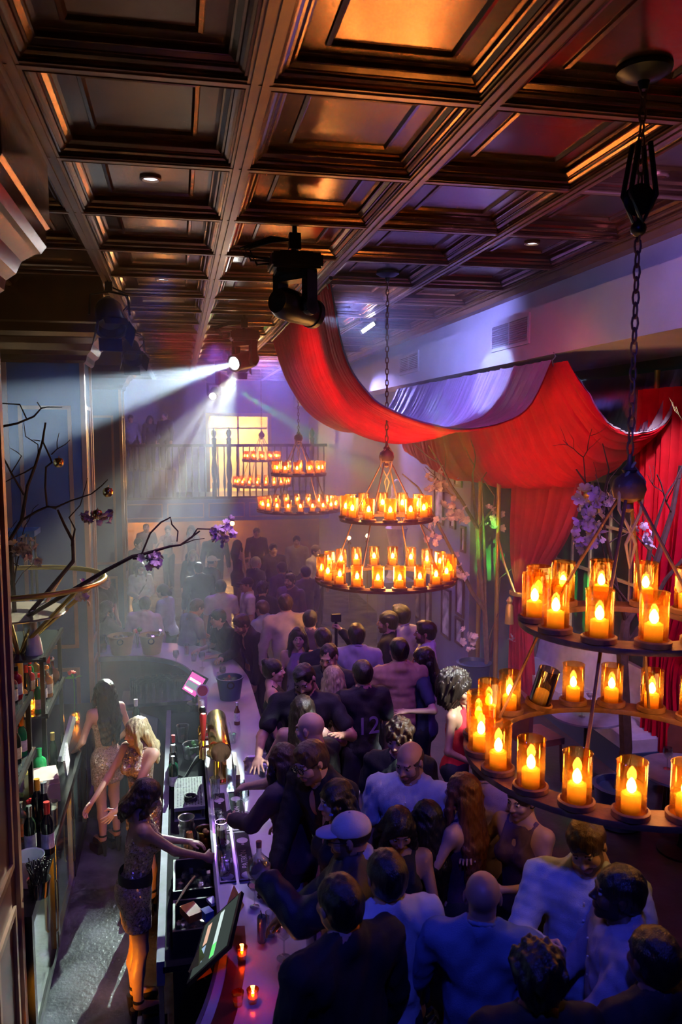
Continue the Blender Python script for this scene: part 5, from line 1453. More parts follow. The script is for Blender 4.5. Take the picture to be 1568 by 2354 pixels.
def surfnet(D, o, h):
    S = D < 0
    c = np.zeros(tuple(np.array(S.shape) - 1), np.int8)
    offs = [(i, j, k) for i in (0, 1) for j in (0, 1) for k in (0, 1)]
    sh = lambda A, q: A[q[0]:A.shape[0] - 1 + q[0], q[1]:A.shape[1] - 1 + q[1], q[2]:A.shape[2] - 1 + q[2]]
    for q in offs: c += sh(S, q)
    act = (c > 0) & (c < 8)
    I = np.argwhere(act)
    idx = np.full(c.shape, -1, np.int64); idx[act] = np.arange(len(I))
    val = np.stack([D[I[:, 0] + q[0], I[:, 1] + q[1], I[:, 2] + q[2]] for q in offs])
    pos = np.zeros((len(I), 3)); cnt = np.zeros(len(I))
    for a in range(8):
        for b in range(a + 1, 8):
            if sum(abs(offs[a][t] - offs[b][t]) for t in range(3)) != 1: continue
            m = (val[a] < 0) != (val[b] < 0)
            t = np.where(m, val[a] / np.where(m, val[a] - val[b], 1), 0)
            qa, qb = np.array(offs[a], float), np.array(offs[b], float)
            pos += np.where(m[:, None], qa + (qb - qa) * t[:, None], 0); cnt += m
    V = o + h * (I + pos / np.maximum(cnt, 1)[:, None])
    F = []
    for axis in range(3):
        sa = [slice(None)] * 3; sb = [slice(None)] * 3
        sa[axis] = slice(0, -1); sb[axis] = slice(1, None)
        A, B = S[tuple(sa)], S[tuple(sb)]
        E = np.argwhere(A != B)
        if not len(E): continue
        u, v = [t for t in range(3) if t != axis]
        ok = (E[:, u] > 0) & (E[:, v] > 0) & (E[:, u] < S.shape[u] - 1) & (E[:, v] < S.shape[v] - 1)
        E = E[ok]
        def cell(du, dv):
            q = E.copy(); q[:, u] += du; q[:, v] += dv
            return idx[q[:, 0], q[:, 1], q[:, 2]]
        Q = np.stack([cell(-1, -1), cell(0, -1), cell(0, 0), cell(-1, 0)], 1)
        flip = A[E[:, 0], E[:, 1], E[:, 2]]
        if axis == 1: flip = ~flip
        Q[~flip] = Q[~flip][:, ::-1]
        F.append(Q)
    F = np.concatenate(F)
    return V, F[(F >= 0).all(1)]
def np_mesh(name, parts, mats):
    """parts: list of (V, F, material index or array)"""
    vs, fs, ms = [], [], []; o = 0
    for V, F, m in parts:
        vs.append(V); fs.append(F + o); o += len(V)
        ms.append(np.full(len(F), m, np.int32) if np.isscalar(m) else m)
    V = np.concatenate(vs); F = np.concatenate(fs); Mi = np.concatenate(ms)
    me = bpy.data.meshes.new(name)
    me.vertices.add(len(V)); me.vertices.foreach_set('co', V.astype(np.float32).ravel())
    me.loops.add(F.size); me.loops.foreach_set('vertex_index', F.astype(np.int32).ravel())
    me.polygons.add(len(F)); me.polygons.foreach_set('loop_start', (np.arange(len(F)) * 4).astype(np.int32))
    me.polygons.foreach_set('material_index', Mi.astype(np.int32))
    me.polygons.foreach_set('use_smooth', np.ones(len(F), bool))
    for m in mats: me.materials.append(m)
    me.update(calc_edges=True)
    return me
def rot3(ax, deg):
    return np.array(Matrix.Rotation(R(deg), 3, ax))

# --- head template: origin at the head's centre, y forward; material 0 skin 1 eye white 2 iris 3 lips 4 brow 5 beard
HEADS = {}
def head_template(sex, h, smile):
    key = (sex, h, smile)
    if key in HEADS: return HEADS[key]
    f = Field(); w_ = 1.0 if sex == 'm' else .94
    f.ell((0, -.014, .03), (.076 * w_, .095, .083), None, .02)
    f.ell((0, .018, -.03), (.062 * w_, .074, .085), None, .02)
    f.ell((0, .018, -.072), ((.056 if sex == 'm' else .047), .058, .036), None, .02)
    f.ell((0, .066, -.100), ((.024 if sex == 'm' else .018), .020, .016), None, .02)
    for s in (-1, 1):
        f.ell((s * .040, .060, -.028), (.024, .022, .022), None, .02)
        f.ell((s * .0785 * w_, -.006, -.004), (.009, .018, .030), None, .008)
    f.cap((-.034, .080, .024), (.034, .080, .024), .011 if sex == 'm' else .008, .011 if sex == 'm' else .008, .015)
    f.cap((0, .086, .012), (0, .108, -.024), .007, .011, .010)
    for s in (-1, 1): f.ell((s * .011, .097, -.028), (.009, .010, .008), None, .006)
    lw_ = .028 if smile else .023
    f.ell((0, .087, -.056), (lw_, .012, .0065), None, .006)
    f.ell((0, .086, -.0665), (lw_ * .85, .012, .0075), None, .006)
    f.cap((0, -.03, -.06), (0, -.042, -.185), .055 if sex == 'm' else .044, .058 if sex == 'm' else .045, .025)
    for s in (-1, 1): f.sub((s * .031, .103, .008), (.017, .018, .011))
    V, F = f.mesh(h)
    e = Field()
    for s in (-1, 1): e.ell((s * .031, .0775, .0075), (.0135, .0115, .0115), None, .002)
    Ve, Fe = e.mesh(min(h, .005))
    C = V[F].mean(1); m = np.zeros(len(F), np.int32)
    x, y, z = C.T
    m[((z < -.050) & (y > .0) & (z > -.120)) | ((abs(x) < .032) & (z < -.041) & (z > -.055) & (y > .07)) | ((abs(x) > .05) & (y > .0) & (y < .045) & (z < .0) & (z > -.06))] = 5
    lips = ((x / (lw_ + .002)) ** 2 + ((z + .061) / .0135) ** 2 < 1) & (y > .08)
    m[lips] = 3
    m[(abs(x) > .014) & (abs(x) < .048) & (z > .0255 - abs(abs(x) - .03) * .15) & (z < .0315 - abs(abs(x) - .03) * .15) & (y > .055)] = 4
    Ce = Ve[Fe].mean(1); me_ = np.full(len(Fe), 1, np.int32)
    me_[((abs(Ce[:, 0]) - .031) ** 2 + (Ce[:, 2] - .0065) ** 2 < .0068 ** 2) & (Ce[:, 1] > .08)] = 2
    HEADS[key] = (V, F, m, Ve, Fe, me_)
    return HEADS[key]
# --- hand template (right hand, palm down, fingers along +y, thumb on -x)
HANDS = {}
def hand_template(pose, h):
    if (pose, h) in HANDS: return HANDS[(pose, h)]
    f = Field()
    f.cap((0, -.03, 0), (0, .02, 0), .024, .026, .02)
    f.ell((0, .05, 0), (.041, .052, .017), None, .015)
    curl = {'relax': (18, 24, 16), 'grip': (48, 62, 45), 'flat': (4, 6, 4), 'spread': (6, 10, 8)}[pose]
    for i, (x, ln) in enumerate(((-.031, .073), (-.010, .081), (.011, .074), (.031, .058))):
        p = V3(x, .088 - .004 * abs(i - 1), 0); a = 0
        out = (-.16, -.04, .07, .19)[i] * (2.0 if pose == 'spread' else 1.0)
        f.cap((x * .8, .05, 0), p, .013, .010, .01)
        for j in range(3):
            a += curl[j]
            L_ = ln * (.46, .30, .24)[j]
            q = p + L_ * V3(out * math.cos(R(a)), math.cos(R(a)), -math.sin(R(a)))
            f.cap(p, q, .0098 - .0012 * j, .0090 - .0014 * j, .003); p = q
    t0 = V3(-.028, .025, -.006); ta = 38 if pose == 'grip' else (60 if pose == 'spread' else 30)
    t1 = t0 + .045 * V3(-math.sin(R(ta)), math.cos(R(ta)) * .9, -.45 if pose == 'grip' else -.25)
    t2 = t1 + .034 * V3(-.15 if pose != 'grip' else .35, .9, -.35)
    f.cap(t0, t1, .014, .0115, .01).cap(t1, t2, .0112, .0085, .004)
    HANDS[(pose, h)] = f.mesh(h)
    return HANDS[(pose, h)]

SKIN = {'fair': (.62, .38, .29), 'light': (.55, .32, .23), 'tan': (.42, .23, .15), 'brown': (.24, .12, .075), 'dark': (.10, .05, .035), 'red': (.6, .3, .24)}
def skin_mats(tone, hair_col, beard):
    c = SKIN[tone]
    s = mat('skin_' + tone, c, .45, 0, .06, 12, .05, 200)
    lip = mat('lips_' + tone, (c[0] * .85, c[1] * .5, c[2] * .55), .35)
    brow = mat('brow_' + hair_col, HAIR[hair_col], .7)
    bd = mat('beard_%s_%s' % (tone, hair_col), tuple(.25 * a + .75 * b for a, b in zip(c, HAIR[hair_col])), .7) if beard else s
    return [s, mat('eye_white', (.6, .56, .54), .25), mat('iris', (.03, .018, .012), .15), lip, brow, bd]
HAIR = {'black': (.008, .007, .008), 'dark': (.022, .013, .010), 'brown': (.07, .035, .02), 'auburn': (.16, .05, .025), 'blonde': (.42, .30, .17), 'grey': (.45, .45, .45), 'highlight': (.36, .27, .15)}
def hair_mat(col):
    n = 'hair_' + col
    if n in MATS: return MATS[n]
    m = mat(n, HAIR[col], .36, 0, .45 if col in ('blonde', 'highlight') else .3, 22, .5, 60, spec=.7)
    # stretch the noise into strands
    nt = m.node_tree
    tc = [q for q in nt.nodes if q.type == 'TEX_COORD'][0]
    mp = nt.nodes.new('ShaderNodeMapping'); mp.inputs['Scale'].default_value = (3.5, 3.5, .22)
    for l in list(nt.links):
        if l.from_node == tc: nt.links.new(mp.outputs[0], l.to_socket)
    nt.links.new(tc.outputs['Object'], mp.inputs[0])
    return m
HAIRS = {}
def hair_template(style, h):
    """mesh in head space"""
    if (style, h) in HAIRS: return HAIRS[(style, h)]
    f = Field(); amp = .003; fr = 90
    if style in ('short', 'quiff', 'curly', 'buzz', 'fade', 'bun', 'long', 'lob', 'waist', 'pony', 'parted'):
        t = {'buzz': .002, 'fade': .003, 'short': .011, 'quiff': .012, 'curly': .020, 'bun': .009}.get(style, .013)
        f.ell((0, -.018, .034), (.078 + t, .095 + t, .083 + t), None, .02)
        f.ell((0, -.045, -.01), (.070 + t * .7, .066 + t * .8, .075), None, .02)
        if style in ('quiff', 'fade'): f.ell((0, .03, .095), (.055, .06, .028), None, .02)
        if style == 'bun': f.ell((0, -.085, .09), (.045, .045, .042), None, .01)
        if style == 'pony': f.cap((0, -.10, .06), (0, -.15, -.02), .026, .03, .03).cap((0, -.15, -.02), (0, -.13, -.26), .03, .012, .03)
        if style == 'curly': amp, fr = .011, 75
        L_ = {'long': .34, 'lob': .20, 'waist': .52, 'parted': .32}.get(style)
        if L_:
            for x in (-.075, -.05, -.022, .022, .05, .075):
                yb = -.055 - .045 * (1 - (x / .08) ** 2)
                f.cap((x, yb + .01, -.02), (x * 1.25, yb - .03, -L_ * .55), .036, .036, .03)
                f.cap((x * 1.25, yb - .03, -L_ * .55), (x * 1.15, yb - .035, -L_), .036, .014, .03)
            for s in (-1, 1):
                f.cap((s * .078, .03, .03), (s * .090, .035, -.09), .022, .026, .03)
                f.cap((s * .090, .035, -.09), (s * .105, .03, -L_ * .8), .028, .012, .03)
            amp, fr = .0035, 120
        # face opening
        fz = {'quiff': -.002, 'curly': -.012}.get(style, -.006)
        f.sub((0, .105, -.045 + fz), (.064, .075, .098))
        if not L_:
            f.plane((0, 0, -.075), (0, 0, -1))
            for s in (-1, 1): f.sub((s * .085, .02, -.055), (.035, .05, .055))
    elif style == 'afro':
        f.ell((0, -.055, .05), (.168, .15, .15), None, .02); f.ell((0, -.07, -.04), (.165, .12, .13), None, .03)
        f.sub((0, .15, -.06), (.20, .125, .115)); amp, fr = .014, 80
    elif style == 'ring':        # fringe of a balding head
        f.ell((0, -.018, .02), (.081, .098, .07), None, .01)
        f.sub((0, .02, .09), (.085, .11, .085)); f.sub((0, .10, -.02), (.075, .09, .12)); f.plane((0, 0, -.06), (0, 0, -1)); amp = .001
    HAIRS[(style, h)] = f.mesh(h, 0, hash(style) % 1000 if False else len(style) * 7, amp, fr)
    return HAIRS[(style, h)]

def cloth(col, rough=.75, sheen=False):
    n = 'cloth_%03d_%03d_%03d' % tuple(int(c * 999) for c in col)
    return mat(n, col, rough, 0, .1, 14, .25, 220)
N_people = 0
ZF = [0.0]
def person(pos, face, h, label, sex='m', tone='light', hair=('short', 'dark'), top=('tee', (.02, .02, .025)), bottom=(.02, .02, .03), lean=0, head=(0, 0, 0), arms=None, hands=('relax', 'relax'), q=1, beard=False, smile=False, glasses=None, cap=None, bare_legs=False, heels=0.0, collar=None, build=1.0, side=0, seated=False, floor=None):
    """pos: world point of the crown of the head; face: compass heading, 180 looks at the camera"""
    global N_people
    N_people += 1
    k = h / 1.75; w_ = build
    hb, hh, hd, hr = ((.0150, .0058, .0052, .0085), (.019, .0075, .007, .010), (.025, .0105, .010, .014))[{0: 0, 1: 1, 2: 2}[q]]
    fem = sex == 'f'
    TR = rot3('Y', side) @ rot3('X', -lean)
    piv = V3(0, 0, .96)
    T = lambda p: piv + TR @ (np.array(p, float) - piv)
    sw = (.163 if fem else .186) * w_
    J = {}
    J['neck'] = T((0, -.02, 1.475)); J['chest'] = T((0, 0, 1.30)); J['waist'] = T((0, 0, 1.09)); J['pel'] = V3(0, 0, .95)
    for s, n in ((-1, 'L'), (1, 'R')):
        J['sh' + n] = T((s * sw, -.015, 1.418)); J['hip' + n] = V3(s * .088, 0, .90)
        st = .105 if not fem else .08
        J['knee' + n] = V3(s * (st - .005), .015, .50); J['ank' + n] = V3(s * st, -.015, .09)
    arms = arms or {}
    for s, n in ((-1, 'L'), (1, 'R')):
        S = J['sh' + n]
        tgt = arms.get(n)
        tgt = np.array(tgt, float) if tgt is not None else S + V3(s * .07, .08, -.53)
        l1, l2 = .285, .255
        dv = tgt - S; d = np.linalg.norm(dv)
        if d > (l1 + l2) * .99: tgt = S + dv / d * (l1 + l2) * .99; dv = tgt - S; d = (l1 + l2) * .99
        pole = V3(s * .55, -.5, -.75) if tgt[2] < S[2] + .1 else V3(s * .8, -.1, -.5)
        u = dv / d; a = (l1 ** 2 - l2 ** 2 + d * d) / (2 * d); hgt = math.sqrt(max(0, l1 * l1 - a * a))
        pv = pole - u * (pole @ u); pv /= np.linalg.norm(pv)
        J['el' + n] = S + u * a + pv * hgt; J['wr' + n] = tgt
    hc = T((0, .008, 1.615)); HR = rot3('Z', -head[0]) @ rot3('X', -head[1]) @ rot3('Y', head[2]) @ (rot3('X', -lean * .35))
    # ---- skin body
    b = Field()
    bw = .86 if fem else 1.0
    RT = TR
    b.ell(T((0, 0, 1.31)), (.150 * bw * w_, .100 * (1 if not fem else .95), .165), RT, .06)
    b.ell(T((0, .002, 1.12)), (.125 * bw * w_, .088, .14), RT, .06)
    b.ell((0, -.005, .945), (.145 * w_, .105, .11), None, .06)
    if fem:
        for s in (-1, 1): b.ell(T((s * .068, .088, 1.285)), (.056, .050, .056), RT, .03)
        b.ell((0, -.05, .90), (.14, .09, .10), None, .05)
    b.cap(J['neck'], hc + HR @ V3(0, -.03, -.075), .054 if not fem else .044, .050 if not fem else .042, .035)
    for n in 'LR':
        b.cap(T((0, -.03, 1.49)), J['sh' + n] * .8 + T((0, -.03, 1.42)) * .2, .05 if not fem else .038, .05 if not fem else .04, .05)
        b.cap(J['chest'] * .35 + J['sh' + n] * .65, J['sh' + n], .075 * (w_ if not fem else .85), .056 if not fem else .046, .05)
        b.cap(J['sh' + n], J['el' + n], .053 if not fem else .042, .040 if not fem else .033, .03)
        b.cap(J['el' + n], J['wr' + n], .041 if not fem else .034, .026 if not fem else .022, .02)
        b.cap(J['hip' + n], J['knee' + n], .084 if not fem else .086, .053, .04)
        b.cap(J['knee' + n], J['knee' + n] * .55 + J['ank' + n] * .45 + V3(0, -.018, 0), .052, .052, .03)
        b.cap(J['knee' + n] * .55 + J['ank' + n] * .45 + V3(0, -.018, 0), J['ank' + n], .050, .034, .03)
        fz = .035
        b.cap(J['ank' + n] + V3(0, 0, -.02), J['ank' + n] + V3(0, .15, -.055), .034, .026, .03)
    parts = []
    V, F = b.mesh(hb); parts.append((V * k, F, 0))
    HV, HF, Hm, EV, EF, Em = head_template(sex, hh, smile)
    place = lambda P_: (hc + (P_ * 1.0) @ HR.T) * k
    parts.append((place(HV), HF, Hm)); parts.append((place(EV), EF, Em))
    wrist_dirs = {}
    for i, (s, n) in enumerate(((-1, 'L'), (1, 'R'))):
        hv, hf = hand_template(hands[i], hd)
        fy = J['wr' + n] - J['el' + n]; fy /= np.linalg.norm(fy)
        if fy[2] < -.6: zb = V3(s * 1.0, 0, .1)          # hanging: back of the hand faces outward
        elif hands[i] == 'grip': zb = V3(s * .9, 0, .45)
        else: zb = V3(s * .25, 0, 1)
        zb = zb - fy * (zb @ fy); zb /= np.linalg.norm(zb)
        xb = np.cross(fy, zb)
        M3 = np.stack([xb, fy, zb], 1)
        vv = hv * V3(-s if False else 1, 1, 1)
        if s < 0: vv = hv * V3(-1, 1, 1); hf = hf[:, ::-1]
        parts.append(((J['wr' + n] + (vv * (1.0 if not fem else .9)) @ M3.T) * k, hf, 0))
        wrist_dirs[n] = (M3, J['wr' + n])
    lift = heels
    for i in range(len(parts)): parts[i] = (parts[i][0] + V3(0, 0, lift), parts[i][1], parts[i][2])
    me = np_mesh('person', parts, skin_mats(tone, hair[1] if hair else 'dark', beard))
    # base so that the crown ends at pos
    crown = (hc + HR @ V3(0, -.01, .115)) * k
    rz = R(-face); ca, sa = math.cos(rz), math.sin(rz)
    bx, by = pos[0] - (ca * crown[0] - sa * crown[1]), pos[1] - (sa * crown[0] + ca * crown[1])
    zoff = pos[2] - crown[2] - lift if seated else (ZF[0] if floor is None else floor)
    o = link('person', me, None, (bx, by, zoff), (0, 0, rz))
    tag(o, label, 'person')
    def piece(name, V, F, m, raw=False):
        return link(name, np_mesh(name, [((V * k if not raw else V) + V3(0, 0, lift), F, 0)], [m]), o)
    # ---- clothing
    kind, col = top[0], top[1]
    tm = top[2] if len(top) > 2 else cloth(col, .45 if kind == 'puffer' else .78)
    g = {'blazer': .022, 'puffer': .034, 'long': .016, 'shirt': .018, 'tee': .014, 'polo': .016, 'tank': .009, 'halter': .009, 'dress': .009}[kind]
    c = Field()
    c.ell(T((0, 0, 1.31)), (.150 * bw * w_, .100, .165), RT, .06)
    loose = kind not in ('dress', 'halter', 'tank')
    c.ell(T((0, .002, 1.12)), ((.150 if loose else .125) * bw * w_, .104 if loose else .090, .17 if loose else .15), RT, .07)
    c.ell((0, -.005, .945), (.145 * w_, .105, .11), None, .06)
    if fem:
        for s in (-1, 1): c.ell(T((s * .068, .088, 1.285)), (.056, .050, .056), RT, .03)
        c.ell((0, -.05, .90), (.14, .09, .10), None, .05)
    up = TR @ V3(0, 0, 1); fwd = TR @ V3(0, 1, 0)
    if kind in ('tee', 'polo', 'long', 'blazer', 'shirt', 'puffer'):
        for n in 'LR':
            c.cap(T((0, -.03, 1.485)), J['sh' + n] * .8 + T((0, -.03, 1.42)) * .2, .05 if not fem else .038, .05 if not fem else .04, .05)
            c.cap(J['chest'] * .35 + J['sh' + n] * .65, J['sh' + n], .075 * (w_ if not fem else .85), .056 if not fem else .047, .05)
            e = J['el' + n]
            if kind in ('tee', 'polo'):
                m_ = J['sh' + n] * .35 + e * .65
                c.cap(J['sh' + n], m_, .056 if not fem else .046, .054 if not fem else .043, .018)
            else:
                c.cap(J['sh' + n], e, .055, .046, .018).cap(e, J['el' + n] * .06 + J['wr' + n] * .94, .043, .032, .02)
        c.sub(J['neck'] + up * .062 + fwd * (.028 if kind in ('blazer', 'shirt') else .02), (.066, .078, .078 if kind not in ('blazer',) else .10))
        if kind == 'blazer': c.sub(T((0, .14, 1.36)), (.035, .08, .13))
        hem = {'tee': .87, 'polo': .87, 'long': .87, 'shirt': .84, 'blazer': .80, 'puffer': .86}[kind]
    elif kind in ('tank', 'halter', 'dress'):
        for n, s in (('L', -1), ('R', 1)):
            a0 = T((s * .07, .125, 1.33)); a1 = T((s * (.09 if kind != 'halter' else .03), -.01, 1.475)); a2 = T((s * .06, -.105, 1.36))
            c.cap(a0, a1, .012, .010, .004)
            if kind != 'halter': c.cap(a1, a2, .010, .010, .004)
        c.sub(J['neck'] + up * .06, (.09, .10, .10)); c.sub(T((0, .15, 1.385)), (.042, .07, .075))
        for s in (-1, 1): c.sub(T((s * .19, 0, 1.42)), (.085, .13, .12))
        c.sub(T((0, -.16, 1.40)), (.12, .11, .16))
        hem = .88
        if kind == 'dress':
            hem = .66
            c.cap((-.07, -.01, .9), (-.075, .0, .60), .095, .088, .05).cap((.07, -.01, .9), (.075, .0, .60), .095, .088, .05)
            c.cap((0, -.01, .9), (0, 0, .60), .09, .085, .05)
    c.plane((0, 0, hem), (0, 0, -1))
    wr = {'dress': .0015, 'halter': .002, 'tank': .002, 'blazer': .004, 'puffer': .008}.get(kind, .0055)
    V, F = c.mesh(hb, g, N_people, wr, 58 if kind != 'puffer' else 46)
    nm = {'tee': 't_shirt', 'polo': 'polo_shirt', 'long': 'sweater', 'shirt': 'shirt', 'blazer': 'blazer', 'puffer': 'padded_jacket', 'tank': 'tank_top', 'halter': 'halter_top', 'dress': 'dress'}[kind]
    to = piece(nm, V, F, tm)
    if kind in ('blazer', 'polo', 'shirt', 'puffer') or collar:
        cf = Field(); nk = J['neck'] + up * .02
        rr = .062 if not fem else .054
        N_ = 14
        thick = .026 if kind == 'puffer' else .010
        pts = [nk + TR @ V3(rr * math.cos(t), rr * 1.05 * math.sin(t) - .005, .018 - .03 * math.sin(t)) for t in [R(100 + 340 * i / (N_ - 1)) for i in range(N_)]]
        for a_, b_ in zip(pts[:-1], pts[1:]): cf.cap(a_, b_, thick, thick, .006)
        if kind == 'blazer':
            for s in (-1, 1): cf.cap(T((s * .055, .06, 1.46)), T((s * .02, .125, 1.22)), .012, .006, .005)
        V, F = cf.mesh(max(hd, .007), 0)
        link('collar', np_mesh('collar', [(V * k + V3(0, 0, lift), F, 0)], [collar or tm]), to)
    if kind in ('shirt', 'polo') and q < 2:
        bt = MB()
        for i in range(5 if kind == 'shirt' else 2):
            zz = 1.40 - .085 * i
            bt.ball(T((0, .125 - .002 * i, zz)) * k + V3(0, 0, lift), .006, 6, 4)
        bt.build('buttons', M_white, to)
    if not bare_legs:
        p = Field()
        p.ell((0, -.005, .945), (.145 * w_, .105, .11), None, .06)
        if fem: p.ell((0, -.05, .90), (.14, .09, .10), None, .05)
        for n in 'LR':
            p.cap(J['hip' + n], J['knee' + n], .088, .060, .03).cap(J['knee' + n], J['ank' + n] + V3(0, 0, -.01), .060, .052, .03)
        p.plane((0, 0, 1.0), (0, 0, 1))
        V, F = p.mesh(max(hb, .02), .008, N_people, .004, 24)
        piece('trousers', V, F, cloth(bottom, .8))
    sf = Field()
    for n in 'LR':
        a_ = J['ank' + n]
        if heels:
            sf.cap(a_ + V3(0, .13, -.075), a_ + V3(0, .05, -.06), .040, .036, .01)
        else:
            sf.cap(a_ + V3(0, -.03, -.045), a_ + V3(0, .15, -.052), .044, .038, .02)
    if not heels: sf.plane((0, 0, 0.0), (0, 0, -1))
    V, F = sf.mesh(.014 if q == 0 else .02, .004)
    sh = piece('shoes', V, F, mat('black_shoe_leather', (.015, .013, .013), .35))
    if heels:
        mb = MB()
        for n in 'LR':
            a_ = J['ank' + n] * k
            mb.box(a_[0] - .042, a_[0] + .042, a_[1] + .03, a_[1] + .19, 0, heels * .75)
            mb.lathe([(.014, 0), (.03, heels + .05)], (a_[0], a_[1] - .03, 0), 8)
        mb.build('platform_sole', MATS['black_shoe_leather'], sh, smooth=False)
        st_ = MB()
        for n in 'LR':
            a_ = J['ank' + n] * k + V3(0, 0, lift)
            st_.lathe([(.042, 0), (.044, .01), (.042, .02)], a_ + V3(0, 0, .01), 14, cap=False)
        st_.build('ankle_strap', MATS['black_shoe_leather'], sh)
    # ---- hair, cap, glasses
    if hair and hair[0]:
        if cap: hair = ('ring', hair[1])
        hv, hf = hair_template(hair[0], hr)
        ho = link('hair', np_mesh('hair', [(place(hv) + V3(0, 0, lift), hf, 0)], [hair_mat(hair[1])]), o)
    hq = Matrix([list(r) for r in HR])
    at_head = lambda p: Vector(((hc + HR @ np.array(p, float)) * k) + V3(0, 0, lift))
    if cap:
        f = Field(); f.ell((0, -.016, .045), (.088, .104, .082), None, .01); f.plane((0, 0, .028), (0, 0, -1))
        V, F = f.mesh(hr)
        co = link('cap', np_mesh('cap', [(place(V) + V3(0, 0, lift), F, 0)], [cap]), o)
        f = Field(); f.ell((0, .085, .034), (.072, .085, .016), None, .01); f.plane((0, .04, 0), (0, -1, 0))
        V, F = f.mesh(min(hr, .009))
        link('visor', np_mesh('visor', [(place(V) + V3(0, 0, lift), F, 0)], [cap]), co)
        MB().ball(at_head((0, -.016, .128)), .007, 6, 4).build('button', cap, co)
    if glasses:
        mb = MB()
        for s in (-1, 1):
            mb.tube([at_head((s * .033 + .024 * math.cos(t), .108, .006 + .019 * math.sin(t))) for t in [2 * math.pi * i / 14 for i in range(14)]], .0035, 6, closed=True)
            mb.tube([at_head((s * .056, .106, .010)), at_head((s * .078, .06, .012)), at_head((s * .082, -.01, .008))], .003, 5)
        mb.tube([at_head((-.01, .110, .010)), at_head((.01, .110, .010))], .003, 5)
        go = mb.build('glasses', glasses, o)
        ln = MB()
        for s in (-1, 1): ln.lathe([(.022, 0), (.0001, .001)], at_head((s * .033, .108, .006)), 14, hq @ Matrix.Rotation(R(-90), 3, 'X'), cap=False)
        ln.build('lenses', glass('tinted_lens', (.5, .45, .45), .25), go)
    o['_'] = 0; del o['_']
    return o, (lambda n, off=(0, .06, -.03): Matrix.Translation((bx, by, zoff)) @ Matrix.Rotation(rz, 4, 'Z') @ Vector((wrist_dirs[n][1] + wrist_dirs[n][0] @ np.array(off, float)) * k + V3(0, 0, lift)))

# ------------------------------------------------------------------ the people themselves
BLK = (.012, .012, .015)
NAVY = (.03, .04, .09)
DENIM = (.16, .24, .38)
WHITE = (.66, .66, .70)
GREY = (.34, .34, .38)
SEQ = sequin('champagne_sequins', (.50, .36, .27))
# bartenders behind the bar
person((-0.75, 7.82, 1.76), 325, 1.66, 'bartender with waist-long straight black hair in a sequin dress, back turned', 'f', 'light', ('waist', 'black'), ('dress', BLK, SEQ), q=0, bare_legs=True, heels=.10, arms={'L': (-.22, .22, 1.0), 'R': (.24, .18, .98)})
o, hnd = person((-0.41, 6.69, 1.76), 220, 1.66, 'blonde-streaked bartender in a sequin dress reaching to the back counter', 'f', 'light', ('long', 'highlight'), ('dress', BLK, SEQ), q=0, bare_legs=True, heels=.10, arms={'R': (.26, .40, .98), 'L': (-.05, .42, 1.0)}, hands=('spread', 'relax'), head=(26, 12, -6), lean=4)
br_ = MB().lathe([(.026, -.006), (.029, 0), (.026, .006)], n=14, cap=False).build('bracelet', M_white, o); br_.location = (-.05, .37, 1.0 * .95 + .1)
o, hnd = person((-0.23, 5.44, 1.77), 78, 1.67, 'nearest bartender with shoulder-length dark hair making drinks, sequin dress and black belt', 'f', 'tan', ('lob', 'dark'), ('dress', BLK, SEQ), q=0, bare_legs=True, heels=.10, arms={'R': (.10, .50, 1.10), 'L': (-.12, .42, 1.13)}, hands=('relax', 'grip'), head=(24, 20, 0), lean=8)
MB().lathe([(.138, 0), (.142, .02), (.14, .085), (.132, .10)], (0, .0, 1.02), 26, Matrix.Diagonal((.98, .82, 1)), cap=False).build('belt', M_matte, o)

ZF[0] = 0.4                      # the guests' side stands higher than the bartenders' pit
# couple and friends at the bar
person((0.93, 6.22, 2.28), 196, 1.88, 'man in a black t-shirt with faded hair hugging a long-haired woman', 'm', 'tan', ('fade', 'black'), ('tee', BLK), q=0, head=(10, 26, 8), arms={'R': (.30, .40, 1.12), 'L': (-.30, .38, 1.30)}, hands=('flat', 'spread'), beard=True, build=1.12, lean=6)
person((0.92, 6.05, 2.1), 8, 1.68, 'woman with long dark hair being hugged, back turned, in black', 'f', 'light', ('waist', 'dark'), ('tank', BLK), q=0, arms={'R': (.26, .34, 1.42), 'L': (-.2, .3, 1.2)}, hands=('relax', 'flat'))
person((0.86, 5.36, 2.2), 315, 1.80, 'bald man in a black t-shirt seen from behind', 'm', 'fair', None, ('tee', BLK), q=0, arms={'L': (-.15, .45, 1.15)}, head=(-8, 8, 0), build=1.05)
o, hnd = person((0.65, 5.19, 2.06), 318, 1.66, 'brown long-haired woman holding a phone over the bar', 'f', 'light', ('waist', 'brown'), ('long', (.05, .03, .05)), q=0, arms={'L': (-.16, .46, 1.12), 'R': (.2, .3, 1.0)}, hands=('grip', 'relax'), lean=10)
ph = hnd('L', (0, .075, -.035))
tag(MB().obox((0, 0, 0), (.07, .145, .009), Matrix.Rotation(R(25), 3, 'X') @ Matrix.Rotation(R(30), 3, 'Z')).build('phone', M_matte, None, ph, smooth=False), 'dark phone held out over the bar', 'phone')
person((0.75, 4.8, 2.24), 232, 1.86, 'man in round dark glasses and black blazer leaning over the bar', 'm', 'fair', ('quiff', 'brown'), ('blazer', BLK), q=0, lean=22, head=(8, 8, 10), arms={'R': (.12, .50, .80), 'L': (-.24, .25, .85)}, hands=('relax', 'relax'), glasses=M_black, beard=True, smile=True)
person((0.87, 4.48, 2.08), 262, 1.68, 'black-haired woman in black facing the bar, between the glasses man and the capped man', 'f', 'fair', ('parted', 'black'), ('tank', BLK), q=0, head=(0, 8, 0))
